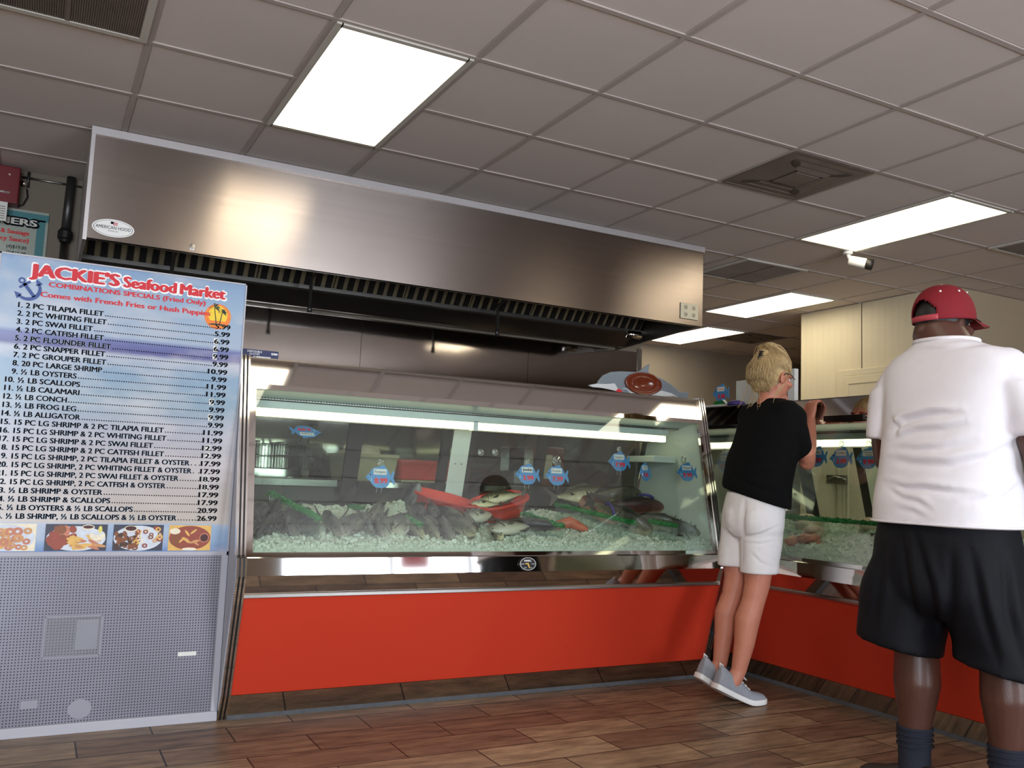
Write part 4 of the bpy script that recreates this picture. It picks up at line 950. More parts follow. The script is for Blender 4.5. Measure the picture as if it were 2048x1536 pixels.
for x, y in [(.87, 3.93), (.96, 3.97), (1.06, 3.99), (.84, 3.80), (.91, 3.78), (.985, 3.80), (1.03, 3.84), (.99, 3.74), (.87, 3.73)]:
    d = max(3.745, y); put_fish('dark', (x, d+.05, icez(d)+.052+(.02 if y > 3.9 else 0)), -90+rf.uniform(-38, 30), -12+rf.uniform(-6, 6), rf.choice([-1, 1])*rf.uniform(25, 65), L1, G1, rf.uniform(.92, 1.05))
L2 = 'grey whole fish packed head forward on the ice in the middle bay'
B2_ = [(1.165, 3.78, 'grey'), (1.225, 3.76, 'grey'), (1.275, 3.77, 'silver'), (1.335, 3.83, 'grey'), (1.42, 3.93, 'silver'), (1.395, 3.75, 'grey'), (1.47, 3.79, 'grey'), (1.535, 3.745, 'silver'), (1.60, 3.90, 'dark'), (1.60, 3.76, 'silver'),
       (1.655, 3.84, 'grey'), (1.72, 3.95, 'dark'), (1.69, 3.75, 'grey'), (1.79, 3.93, 'silver'), (1.765, 3.77, 'silver'), (1.84, 3.80, 'grey')]
for x, y, k in B2_:
    lab = L2
    if k == 'dark': lab = 'dark backed fish lying across the grey fish of the middle bay'
    put_fish(k, (x, y+.05, icez(y)+.050+(.022 if y > 3.88 else 0)), -90+rf.uniform(-30, 34), -14+rf.uniform(-5, 8), rf.choice([-1, 1])*rf.uniform(20, 62), lab, G2, rf.uniform(.95, 1.1))
put_fish('dark', (1.645, 4.12, icez(4.1)+.10), -70, 60, 30, 'dark fish standing upright in the ice heap left of the red basket', G2, .8)
put_fish('grey', (1.96, 3.98, icez(3.98)+.055), -150, -5, 62, 'pale grey fish lying below the right red basket', G2, 1.0)
put_fish('grey', (2.03, 3.78, icez(3.78)+.045), -165, -4, 74, 'broad grey fish lying flat right of the fish row', G2, 1.1)
put_fish('dark', (2.16, 3.83, icez(3.83)+.052), -30, -4, 78, 'broad dark flat fish left of the middle green strip', G2, 1.15)
put_fish('silver', (1.94, 3.735, icez(3.73)+.022), -120, -16, 80, 'small fish half sunk in the ice at the front glass', G2, .55)
put_fish('olive', (2.86, 4.16, icez(4.1)+.135), -8, 8, 24, 'topmost big olive fish pointing right on the end pile', G3, 1.05)
put_fish('red', (2.91, 4.05, icez(4.05)+.095), -14, 2, 40, 'big reddish fish with open mouth under the topmost fish', G3, 1.0)
put_fish('red', (2.70, 4.08, icez(4.0)+.10), -78, -18, -25, 'round headed reddish fish with purple band facing the glass', G3, .95)
put_fish('olive', (2.76, 3.90, icez(3.9)+.075), -50, -22, 34, 'olive fish sliding head down towards the front glass', G3, .95)
put_fish('silver', (2.96, 3.87, icez(3.87)+.060), -40, -8, 50, 'silver grey fish right of the head down fish', G3, 1.25)
put_fish('grey', (3.035, 3.80, icez(3.8)+.050), -70, -8, 48, 'rounded grey fish at the right end wall of the case', G3, 1.15)
put_fish('olive', (2.70, 4.20, icez(4.15)+.13), 0, 4, -30, 'brownish fish lying behind the pile at the right end', G3, .95)
for (c, r_, ax, label) in (((2.685, 3.915, icez(3.9)+.105), .042, (1, -.1, .35), 'purple tag band looped round the round headed fish'), ((3.0, 4.03, icez(4.03)+.15), .042, (.35, .35, 1), 'purple tag band on the topmost fish')):
    a = Vector(ax).normalized(); b = a.orthogonal().normalized(); d = a.cross(b)
    q = MB().tube([Vector(c)+r_*(math.cos(t)*b+math.sin(t)*d) for t in [PI*1.5*k/16 for k in range(17)]], .008, 8)
    tag(q.build('purple_band', 'purple_band'), label, 'band', 'purple bands on the fish')
q = MB(); q.limb([(2.36, 3.92, icez(3.92)+.02), (2.43, 3.90, icez(3.9)+.045), (2.50, 3.86, icez(3.86)+.02)], [.022, .03, .018], 14)
tag(bake(q.build('salmon_fillet', 'fillet_orange'), .006, 4), 'orange fillet curled on the ice between the two right green strips', 'fillet')

# ------------------------------------------------------------------ green parsley strips on clear dividers
def divider(p0, p1, hgt, label):
    p0, p1 = Vector(p0), Vector(p1); c = (p0+p1)/2; t = thing('garnish_divider', (c.x, c.y, c.z-hgt), label, 'divider', 'green topped clear dividers')
    d = (p1-p0); n = Vector((-d.y, d.x, 0)).normalized(); zz = Vector((0, 0, -hgt))
    q = MB(); q.obox((c+zz*.5), d*.5, n*.0022, -zz*.5); q.build('clear_sheet', 'divider_plastic', t)
    q = MB(); r = random.Random(int(p0.x*1000)); L_ = d.length; q.tube([p0, c, p1], [.010, .012, .010], 8)
    for k in range(int(L_*1500)):
        a = p0+d*r.random(); v = Vector((r.uniform(-1, 1), r.uniform(-1, 1), r.uniform(-.5, 1))).normalized()*r.uniform(.012, .023); s = v.orthogonal().normalized()*.0045; u = v.cross(s).normalized()*.003
        q.add([a-s, a+s, a+v+u, a+v*.7+s*1.3-u], [(0, 1, 2), (1, 3, 2), (0, 2, 3)])
    q.build('parsley_strip', 'parsley', t, fixn=False)
divider((.955, 4.12, .888), (1.075, 3.70, .795), .15, 'long green topped divider at the left end between the dark and grey fish')
divider((1.50, 3.82, .80), (1.535, 3.70, .775), .10, 'short green topped divider among the grey fish, middle of the case')
divider((2.17, 3.92, .822), (2.27, 3.70, .775), .11, 'green topped divider right of the flat dark fish')
divider((2.42, 4.02, .868), (2.70, 3.70, .795), .14, 'long green topped divider in front of the big fish heap')
divider((2.86, 3.80, .80), (2.965, 3.70, .785), .11, 'short green topped divider near the right end of the front case')
divider((1.36, 4.2, .83), (1.42, 4.15, .825), .06, 'bit of green strip at the back of the ice, left of the baskets')
def rdiv(y0, y1, x, z, hgt, label): divider((x, y0, z), (x, y1, z), hgt, label)
rdiv(3.72, 3.16, 3.66, .845, .12, 'green topped divider in the right hand case, left of the man')
rdiv(3.14, 2.72, 3.66, .845, .12, 'green topped divider in the right hand case, beside the man')

# ------------------------------------------------------------------ red baskets of fish
def basket(c, L_, W_, H_, yawd, tilt, label):
    rot = (Matrix.Rotation(math.radians(yawd), 3, 'Z') @ Matrix.Rotation(math.radians(tilt), 3, 'Y') @ Matrix.Rotation(math.radians(14), 3, 'X'))
    t = thing('red_basket', c, label, 'basket', 'red baskets on the ice', rot.to_euler())
    def ring(k, z): return [(L_/2*k*math.copysign(abs(math.cos(a))**.8, math.cos(a)), W_/2*k*math.copysign(abs(math.sin(a))**.8, math.sin(a)), z) for a in [2*PI*i/40 for i in range(40)]]
    m = MB().rings([ring(.72, 0), ring(.86, H_*.4), ring(.96, H_*.85), ring(1.03, H_*.86), ring(1.03, H_), ring(.95, H_), ring(.84, H_*.42), ring(.70, .006)])
    m.build('basket_wall', 'red_tub', t, local=True)
    r = MB().rings([ring(1.035, H_*.90), ring(1.055, H_*.91), ring(1.055, H_*.985), ring(1.035, H_*.995)], caps=False); r.build('rim', 'red_tub', t, local=True)
    return t
basket((1.80, 4.12, .80), .33, .20, .10, -4, 11, 'left red basket tilting down to the right, in front of the white post')
basket((2.13, 4.10, .795), .31, .21, .10, 6, -13, 'right red basket holding dark fish, tilting down to the left')
put_fish('olive', (2.14, 4.12, .895), 158, -12, 40, 'dark fish lying inside the right red basket', 'fish in the red basket', .62)
put_fish('silver', (2.03, 4.07, .862), 175, 0, 60, 'pale fish tail end inside the right red basket', 'fish in the red basket', .6)

# ------------------------------------------------------------------ fillets in the right hand case
def fillet(x, y, z, s, mat, label, yawd=0, n=5, seed=0):
    r = random.Random(seed); q = MB()
    for k in range(n):
        a = r.uniform(0, 6.28); q.ball((x+r.uniform(-.5, .5)*s, y+r.uniform(-.6, .6)*s, z+r.uniform(-.2, .35)*s), (s*r.uniform(.4, .7), s*r.uniform(.45, .8), s*r.uniform(.25, .45)), 14, 8,
               axes=(Vector((math.cos(a), math.sin(a), .2)).normalized(), Vector((-math.sin(a), math.cos(a), 0)), Vector((0, 0, 1))))
    o = bake(q.build('fish_piece', mat), .007, 4); return tag(o, label, 'fish piece', 'fish pieces in the right hand case')
IR = lambda x: icez(x+.285)
fillet(3.52, 3.33, IR(3.52)+.055, .075, 'fillet_pale', 'pink fish chunk piled on top, centre of the right hand case', seed=1, n=6)
fillet(3.44, 3.36, IR(3.44)+.03, .06, 'fillet_pink', 'pink fish chunk low in the ice, left of the taller chunk', seed=2)
fillet(3.43, 3.24, IR(3.43)+.03, .065, 'fillet_pink', 'pink fish chunk in front of the taller chunk by the glass', seed=3)
fillet(3.80, 3.60, IR(3.8)+.03, .09, 'fillet_pale', 'pale fillets behind the green divider, next to the woman', seed=4)
fillet(3.82, 3.12, IR(3.8)+.03, .10, 'fillet_pale', 'pale fillets behind the green divider, right of the pink chunk', seed=5)
fillet(3.78, 2.80, IR(3.8)+.03, .08, 'fillet_pink', 'pinkish fillets behind the green divider, beside the man', seed=6)
put_fish('grey', (3.50, 2.86, IR(3.5)+.05), 200, -5, 55, 'grey fish on the ice beside the man at the right hand case', 'fish pieces in the right hand case', 1.0)

# ------------------------------------------------------------------ fish shaped price signs with suction cups
OUT = [(-.068, -.002), (-.058, .008), (-.045, .022), (-.036, .036), (-.022, .044), (-.006, .046), (.004, .053), (.024, .053), (.022, .046), (.036, .034), (.044, .018), (.047, .008), (.054, .020), (.062, .030), (.066, .026), (.062, .010),
       (.060, .002), (.066, -.012), (.067, -.028), (.062, -.030), (.054, -.016), (.047, -.010), (.040, -.030), (.026, -.042), (.004, -.046), (-.020, -.043), (-.036, -.030), (-.046, -.016), (-.060, -.006)]
def price_sign(loc, rot, names, price, label, cup=True, k=1.0, cupr=.018, legs=True, cupoff=(0, 0)):
    t = thing('fish_price_sign', loc, label, 'price sign', 'blue fish shaped price signs', rot); n = len(OUT)
    q = MB(); q.prism(OUT, lambda p, y: (p[0]*k, y, p[1]*k), -.0012, .0012); q.build('card', 'sign_blue', t, local=True)
    q = MB(); q.box(-.030*k, .030*k, -.002, -.0012, .012*k, .037*k); q.build('name_plate', 'paper', t, local=True, bevel=.0006)
    q = MB()
    if len(names) == 1: put_text(q, names[0], TB.get(names[0], B0), (0, -.0024, .019*k), (1, 0, 0), (0, 0, 1), .012*k, .050*k, 0, 'C')
    else:
        put_text(q, names[0], TB.get(names[0], B0), (0, -.0024, .0255*k), (1, 0, 0), (0, 0, 1), .009*k, .044*k, 0, 'C'); put_text(q, names[1], TB.get(names[1], B0), (.003*k, -.0024, .0145*k), (1, 0, 0), (0, 0, 1), .008*k, .034*k, 0, 'C')
    q.build('name_lettering', 'ink', t, local=True)
    q = MB(); put_text(q, price, B2, (.004*k, -.0018, -.025*k), (1, 0, 0), (0, 0, 1), .023*k, .056*k, 0, 'C'); q.build('price_lettering', 'price_red', t, local=True)
    q = MB(); q.disc((-.044*k, -.0018, .012*k), (.0035*k, 0, 0), (0, 0, .0035*k), 12); q.tube([(-.066*k, -.0016, -.002*k), (-.05*k, -.0016, -.001*k)], .0008, 5); q.build('eye_and_mouth', 'ink', t, local=True)
    q = MB(); q.tube([(-.040*k, -.0016, -.004*k), (-.038*k, -.0016, -.012*k), (-.041*k, -.0016, -.018*k)], .0012, 5); q.build('gill_line', 'ink_white', t, local=True)
    if cup:
        cx, cz = cupoff[0], .053*k+cupr*.8+cupoff[1]
        q = MB(); q.rings([[(cx+r_*math.cos(2*PI*i/24), y_, cz+r_*math.sin(2*PI*i/24)) for i in range(24)] for r_, y_ in ((cupr, -.006), (cupr*.9, -.004), (cupr*.55, .0), (cupr*.42, .006), (cupr*.2, .008))])
        q.tube([(cx, .006, cz), (cx+.002, .010, cz-cupr*.5), (cx+.004, .0015, .05*k)], .0014, 6); q.build('suction_cup', 'suction', t, local=True)
    if legs:
        for dx in (-.012, .010): MB().tube([(dx*k, .001, -.04*k), (dx*k-.004, .001, -.066*k)], .0009, 5).build('pin', 'wire', t, local=True)
    return t
TB = {'Jewfish': B1, 'Flounder': 0.0, 'Snapper': 0.0, 'Tilapia': 0.0, 'Corvina': 0.0, 'Mullet': 0.0, 'Sheepshead': 0.0}
GT = math.atan2(.145, .685)
def on_left(x, z, dy=.018): return (x, 3.60+(z-.66)*(.145/.685)+dy, z)
def on_right(y, z, dx=.018): return (3.315+(z-.66)*(.145/.685)+dx, y, z)
RL = (-GT*.6, 0, 0)
price_sign(on_left(1.325, .978), (-GT*.6, 0, 0), ['Pompano'], '8.99', 'fish price sign reading Pompano in the left half of the front case', k=1.0, cupr=.015)
price_sign(on_left(2.058, 1.015), RL, ['Jewfish'], '3.99', 'fish price sign with bold black name above the right red basket', cupr=.013)
price_sign(on_left(2.22, 1.016), RL, ['Flounder'], '7.99', 'fish price sign under the largest suction cup, right of the dark door stile', cupr=.025)
price_sign(on_left(2.594, 1.099), RL, ['Snapper'], '7.99', 'fish price sign hanging highest, over the dark stile near the right end', cupr=.014)
price_sign(on_left(2.75, 1.052), (-GT*.6, 0, math.radians(28)), ['Canary', 'Cod'], '9.99', 'fish price sign with two line name, second from the right end', cup=False, k=.95, legs=False)
price_sign(on_left(3.02, 1.062), RL, ['Grouper'], '9.99', 'dark blue fish price sign at the right end wall of the front case', cupr=.021, cupoff=(-.02, -.006))
price_sign(on_left(1.008, 1.161, .05), (math.radians(58), PI, 0), ['Tilapia'], '3.99', 'upside down fish price sign lying at the upper left of the front case', cup=False, legs=False)
for x, z in ((1.81, 1.109), (1.884, 1.113)):
    t = thing('suction_cup', on_left(x, z, .008), ('left' if x < 1.85 else 'right')+' of two bare suction cups on the glass right of the white post', 'suction cup', 'bare suction cups', RL)
    q = MB(); q.rings([[(r_*math.cos(2*PI*i/20), y_, r_*math.sin(2*PI*i/20)) for i in range(20)] for r_, y_ in ((.016, -.006), (.014, -.003), (.008, .0), (.006, .006))]); q.build('cup', 'suction', t, local=True)
    q = MB(); q.ball((0, .004, 0), .006); q.build('knob', 'wire', t, local=True)
RR = (0, GT*.6, -PI/2)
def rsign(y, z, names, price, label, **kw):
    e = (Matrix.Rotation(-PI/2, 3, 'Z') @ Matrix.Rotation(-GT*.6, 3, 'X')).to_euler(); return price_sign(on_right(y, z), e, names, price, label, **kw)
rsign(3.06, 1.155, ['Catfish'], '3.99', 'fish price sign reading Catfish in the right hand case', cupr=.017, k=1.05)
rsign(2.90, 1.152, ['Sheeps', 'Head'], '9.99', 'fish price sign with two line name beside the man in the white shirt', cupr=.017, k=1.05)
rsign(3.215, 1.16, ['Mullet'], '4.99', 'fish price sign half hidden behind the woman elbow', cup=False, k=1.05)
rsign(3.885, 1.13, ['Sheepshead'], '6.99', 'fish price sign between the front case end and the woman back', cupr=.012, k=1.1)
rsign(2.74, 1.155, ['Snapper'], '4.99', 'fish price sign whose nose shows beside the man waist', cupr=.017, k=1.05)

# ------------------------------------------------------------------ things standing on the cases
ZT = 1.4615
d = thing('dolphin_sign', (2.90, 3.95, ZT), 'grey painted dolphin cutout standing on the case, with an oval brown dish on its side', 'dolphin sign')
DP = [(2.548, 1.500), (2.565, 1.507), (2.605, 1.516), (2.612, 1.530), (2.64, 1.562), (2.69, 1.585), (2.75, 1.594), (2.82, 1.598), (2.865, 1.600), (2.90, 1.622), (2.925, 1.642), (2.948, 1.652), (2.94, 1.630), (2.938, 1.612), (2.945, 1.600),
      (3.0, 1.588), (3.06, 1.568), (3.11, 1.545), (3.15, 1.520), (3.185, 1.5135), (3.215, 1.522), (3.222, 1.512), (3.212, 1.500), (3.225, 1.480), (3.245, 1.466), (3.20, 1.468), (3.14, 1.482), (3.10, 1.488), (3.05, 1.480), (2.95, 1.474), (2.86, 1.472), (2.80, 1.478), (2.72, 1.484), (2.66, 1.492), (2.61, 1.494), (2.575, 1.492)]
MB().prism(DP, lambda p, t: (p[0], t, p[1]), 3.945, 3.957).build('body_board', 'dolphin_grey', d, bevel=.003)
q = MB(); q.add([(x, 3.9442, z) for x, z in [(2.549, 1.4995), (2.58, 1.4935), (2.63, 1.494), (2.69, 1.489), (2.745, 1.482), (2.735, 1.50), (2.715, 1.525), (2.66, 1.517), (2.607, 1.514), (2.57, 1.506)]], [tuple(range(10))])
q.add([(x, 3.9442, z) for x, z in [(2.82, 1.478), (2.88, 1.4725), (2.97, 1.4745), (3.06, 1.481), (3.11, 1.4875), (3.15, 1.481), (3.10, 1.502), (3.03, 1.511), (2.99, 1.500), (2.90, 1.484), (2.80, 1.505), (2.765, 1.503), (2.79, 1.496)]], [tuple(range(13))])
q.build('white_belly', 'dolphin_white', d, fixn=False)
q = MB(); q.prism([(2.725, 1.484), (2.735, 1.497), (2.755, 1.494), (2.765, 1.480), (2.78, ZT), (2.74, ZT)], lambda p, t: (p[0], t, p[1]), 3.94, 3.958); q.build('red_flipper', 'price_red', d)
q = MB(); q.prism([(2.78, 1.50), (2.79, 1.502), (2.84, ZT), (2.80, ZT)], lambda p, t: (p[0], t, p[1]), 3.941, 3.946); q.build('grey_flipper', 'dolphin_grey', d)
q = MB(); R_ = []
for r_, y_ in ((1, 3.944), (1.0, 3.932), (.93, 3.930), (.80, 3.937), (.60, 3.939), (.57, 3.937), (.54, 3.940)):
    R_.append([(2.90+.122*r_*math.cos(2*PI*i/40), y_, 1.538+.062*r_*math.sin(2*PI*i/40)) for i in range(40)])
q.rings(R_); q.build('oval_dish', 'brown_dish', d)
MB().prism([(3.957, ZT), (3.957, 1.56), (4.03, ZT)], lambda p, t: (t, p[0], p[1]), 2.88, 2.884).build('rear_strut', 'cardboard', d)
MB().prism([(2.97, ZT), (3.02, ZT), (3.03, 1.479), (2.96, 1.4735)], lambda p, t: (p[0], t, p[1]), 3.946, 3.95).build('blue_wave', 'anchor_blue', d)

g = thing('glove_box', (.82, 3.95, ZT), 'navy box of disposable gloves on the left end of the case top', 'box')
MB().box(.735, .895, 3.86, 4.08, ZT, 1.503).build('carton', 'navy_box', g, bevel=.002)
q = MB(); yy = 3.859
put_text(q, 'DISPOSABLE', 0.0, (.762, yy, 1.490), (1, 0, 0), (0, 0, 1), .0085, .062); put_text(q, 'GLOVES', 0.0, (.772, yy, 1.480), (1, 0, 0), (0, 0, 1), .0075, .042); put_text(q, '500', B1, (.890, yy, 1.4855), (1, 0, 0), (0, 0, 1), .0085, .026, 0, 'R')
q.box(.79, .862, yy, yy+.001, 1.4625, 1.4745); q.build('print_white', 'ink_white', g)
q = MB(); q.disc((.798, yy-.0003, 1.4685), (.005, 0, 0), (0, 0, .005), 16); put_text(q, 'Members Mark', 0.0, (.806, yy-.0003, 1.4655), (1, 0, 0), (0, 0, 1), .006, .05); q.build('brand_print', 'ink', g)

# counter top of the right case
t = thing('corvina_sign', (3.66, 4.17, ZT), 'fish price sign standing on green grass base on the right case top', 'price sign')
MB().box(3.64, 3.70, 4.10, 4.30, ZT, 1.492).build('white_stand', 'white_plastic', t, bevel=.003)
q = MB(); r = random.Random(9); q.box(3.645, 3.675, 4.125, 4.225, 1.492, 1.505)
for k in range(160):
    a = Vector((r.uniform(3.645, 3.675), r.uniform(4.125, 4.225), 1.503)); q.add([a+Vector((0, -.004, 0)), a+Vector((0, .004, 0)), a+Vector((r.uniform(-.006, .006), r.uniform(-.006, .006), r.uniform(.006, .016)))], [(0, 1, 2)])
q.build('grass_base', 'parsley', t, fixn=False)
e = (Matrix.Rotation(-PI/2, 3, 'Z')).to_euler()
k = .135/.134; OX = Vector((3.66, 4.178, 1.560))
FR = lambda x, dx, z: (OX.x+dx, OX.y-x, OX.z+z)
q = MB(); q.prism(OUT, lambda p, y_: FR(p[0]*1.1, y_, p[1]*1.1), -.0012, .0012); q.build('card', 'sign_blue', t)
q = MB(); q.add([FR(a, -.0018, b) for a, b in ((-.033, .013), (.033, .013), (.033, .041), (-.033, .041))], [(0, 1, 2, 3)]); q.build('name_plate', 'paper', t, fixn=False)
q = MB(); put_text(q, 'Corvina', 0.0, FR(0, -.0024, .021), (0, -1, 0), (0, 0, 1), .013, .048, 0, 'C'); put_text(q, '3.50', B2, FR(.006, -.0020, -.030), (0, -1, 0), (0, 0, 1), .026, .062, 0, 'C'); q.build('price_lettering', 'price_red', t, fixn=False)
q = MB(); q.disc(FR(-.048, -.0016, .013), (0, -.004, 0), (0, 0, .004), 12); q.build('eye', 'ink', t, fixn=False)
tag(MB().box(3.74, 3.90, 3.88, 4.135, ZT, 1.640).build('white_carton', 'paper', None, bevel=.003), 'white carton on the right case top behind the woman', 'carton')
b = thing('snack_bag', (3.63, 4.02, ZT), 'purple wrapped packet lying on the right case top', 'packet')
q = MB(); q.ball((3.64, 4.02, ZT+.024), (.05, .06, .022)); q.build('wrapper', 'purple_band', b)
q = MB(); q.obox((3.62, 4.085, ZT+.035), (.008, .03, .018), (.012, 0, 0), (0, .003, .002)); q.build('white_corner', 'paper', b)
tag(MB().box(3.82, 3.85, 3.735, 3.79, ZT, 1.69).build('register_display', 'white_plastic', None, bevel=.003), 'pale upright terminal display beside the woman face', 'display')
t = tag(MB().box(3.438, 3.456, 2.93, 3.17, 1.338, 1.364).build('black_bar', 'black', None), 'black bar fixed along the edge of the right case under the woman hand', 'bar')
# ------------------------------------------------------------------ people
def oval(c, ax, ay, n=28, p=2.2):
    c, ax, ay = Vector(c), Vector(ax), Vector(ay); R = []
    for k in range(n):
        a = 2*PI*k/n; ca, sa = math.cos(a), math.sin(a)
        R.append(c+ax*(math.copysign(abs(ca)**(2/p), ca))+ay*(math.copysign(abs(sa)**(2/p), sa)))
    return R
def smooth_rings(rings, sub=5):
    """catmull-rom through rings so that a few sections give a smooth body"""
    out = []; n = len(rings)
    for i in range(n-1):
        p0, p1, p2, p3 = rings[max(i-1, 0)], rings[i], rings[i+1], rings[min(i+2, n-1)]
        for s in range(sub):
            t = s/sub; t2, t3 = t*t, t*t*t
            out.append([(a*(-t3+2*t2-t)+b*(3*t3-5*t2+2)+c*(-3*t3+4*t2+t)+d*(t3-t2))*.5 for a, b, c, d in zip(p0, p1, p2, p3)])
    out.append(rings[-1]); return out
def hand(mb, wrist, fwd, nrm, thumb, size=1.0, curl=(.5, .6, .5), spread=.06):
    """palm, four bent fingers of unequal length and a thumb from the side of the palm. fwd: towards fingers, nrm: back of hand, thumb: thumb side"""
    f, n, t = [Vector(v).normalized() for v in (fwd, nrm, thumb)]; w = Vector(wrist); s = size
    mb.rings(smooth_rings([oval(w-f*.01*s, t*.026*s, n*.02*s, 16), oval(w+f*.025*s, t*.034*s, n*.018*s, 16), oval(w+f*.06*s, t*.040*s, n*.016*s, 16), oval(w+f*.092*s, t*.039*s, n*.012*s, 16)], 3))
    for k, (off, L_) in enumerate(((.032, .070), (.0108, .078), (-.0108, .073), (-.031, .058))):
        b = w+(f*.088+t*off)*s; d = (f+t*spread*(1.5-k)*.5).normalized(); nn = n; P = [b-d*.015*s, b]
        a = 0
        for j, q in enumerate((.45, .32, .25)):
            a += curl[j]; dd = d*math.cos(a)-nn*math.sin(a); P.append(P[-1]+dd*L_*q*s)
        mb.limb(P, [.0080*s, .0078*s, .0075*s, .0070*s, .0062*s], 10)
    b = w+(f*.03+t*.030)*s
    mb.limb([w+(f*.015+t*.015)*s, b+(f*.012+t*.016)*s, b+(f*.040+t*.024-n*.010)*s, b+(f*.062+t*.018-n*.022)*s], [.014*s, .0125*s, .0105*s, .009*s], 10)
def head(mb, c, f, l, u, s=1.0, jaw=1.0):
    c = Vector(c); ax = (f, l, u); P = lambda a, b, d: c+f*(a*s)+l*(b*s)+u*(d*s)
    mb.ball(P(-.012, 0, .025), (.092*s, .074*s, .088*s), 20, 14, axes=ax); mb.ball(P(.018, 0, -.035), (.068*s, .060*s*jaw, .075*s), 18, 12, axes=ax)
    mb.ball(P(.052, 0, -.085), (.034*s, .034*s*jaw, .026*s), 14, 8, axes=ax)
    mb.limb([P(.082, 0, .012), P(.100, 0, -.018), P(.097, 0, -.026)], [.009*s, .0115*s, .0125*s], 10)
    for sg in (-1, 1):
        mb.ball(P(-.008, sg*.076, -.012), (.020*s, .008*s, .032*s), 12, 8, axes=((f*.94-l*sg*.3).normalized(), (l*.94+f*sg*.3).normalized(), u))
        mb.ball(P(.066, sg*.030, .022), (.022*s, .024*s, .008*s), 10, 6, axes=ax); mb.ball(P(.058, sg*.040, -.022), (.026*s, .024*s, .018*s), 10, 6, axes=ax)
    mb.ball(P(.080, 0, -.056), (.012*s, .024*s, .007*s), 12, 6, axes=ax); mb.ball(P(.078, 0, -.066), (.012*s, .021*s, .007*s), 12, 6, axes=ax)
def face_bits(parent, c, f, l, u, s=1.0):
    c = Vector(c); P = lambda a, b, d: c+f*(a*s)+l*(b*s)+u*(d*s)
    for sg in (-1, 1):
        q = MB(); q.ball(P(.060, sg*.031, .004), (.0125*s, .0125*s, .0095*s), 14, 8, 0, axes=(f, l, u)); q.ball(P(.0695, sg*.031, .004), (.0036*s, .0058*s, .0058*s), 10, 6, 1, axes=(f, l, u))
        q.build('eye', ['eye_white', 'eye_dark'], parent)
    q = MB(); q.tube([P(.0845, -.019, -.0605), P(.0890, 0, -.0600), P(.0845, .019, -.0605)], .0026, 8); q.build('lips', 'lip', parent)
def shoe(parent, heel, toe, hh, w, mu, ms, name, lace=None, tall=.085):
    """heel and toe on the sole line; hh lifts the heel"""
    h, t = Vector(heel), Vector(toe); h.z = 0; t.z = 0; d = (t-h); L_ = d.length; d.normalize(); s = Vector((-d.y, d.x, 0))
    base = lambda q: h+d*(q*L_)+Vector((0, 0, hh*max(0, 1-q/.68)**1.15))
    upv = lambda q: (Vector((0, 0, 1))+d*(.38*hh/.09 if hh else 0)*(max(0, 1-q/.75))).normalized()
    W_ = [(.0, .52), (.03, .74), (.10, .86), (.25, .86), (.45, .90), (.65, 1.0), (.82, .96), (.93, .74), (1.0, .36)]
    m = MB(); R = []
    for q, k in W_:
        b = base(q)+Vector((0, 0, .004)); u = upv(q); R.append([b+s*(w*k), b+s*(w*k*1.03)+u*.012, b+s*(w*k)+u*.024, b-s*(w*k)+u*.024, b-s*(w*k*1.03)+u*.012, b-s*(w*k)])
    m.rings(smooth_rings(R, 3)); so = m.build(name+'_sole', ms, parent, bevel=.002)
    top = [(.0, tall*.92), (.06, tall), (.22, tall*.92), (.36, tall*.88), (.5, tall*.78), (.68, tall*.60), (.84, tall*.50), (.95, tall*.40), (1.0, .026)]
    m = MB(); R = []
    for (q, hgt) in top:
        k = np.interp(q, [a for a, _ in W_], [b for _, b in W_])*.95; b = base(q)+upv(q)*.018; u = upv(q); R.append([b+s*(w*k*math.cos(a))+u*((hgt-.018)*max(0, math.sin(a))**.75) for a in [PI*i/14 for i in range(15)]])
    m.rings(smooth_rings(R, 3)); up_ = m.build(name, mu, parent); x = up_.modifiers.new('s', 'SUBSURF'); x.render_levels = 1; x.levels = 0
    if lace:
        q = MB()
        for k in range(4):
            a = .40+.075*k; hgt = np.interp(a, [x_ for x_, _ in top], [z for _, z in top])+.002; b = base(a)+upv(a)*hgt; q.tube([b+s*.022-upv(a)*.006, b, b-s*.022-upv(a)*.006], .0028, 6)
        b = base(.38)+upv(.38)*(tall*.9)
        for sg in (-1, 1): q.tube([b, b+s*sg*.02+d*.012+Vector((0, 0, .012)), b+s*sg*.034+d*.03-Vector((0, 0, .012)), b+s*sg*.012+d*.02-Vector((0, 0, .004)), b], .0024, 6)
        q.tube([base(0)+upv(0)*tall*.9, base(0)+upv(0)*(tall*1.06)-d*.008, base(0.05)+upv(0)*(tall*1.0)], .004, 6)
        q.build(name+'_laces', lace, up_)
    return up_
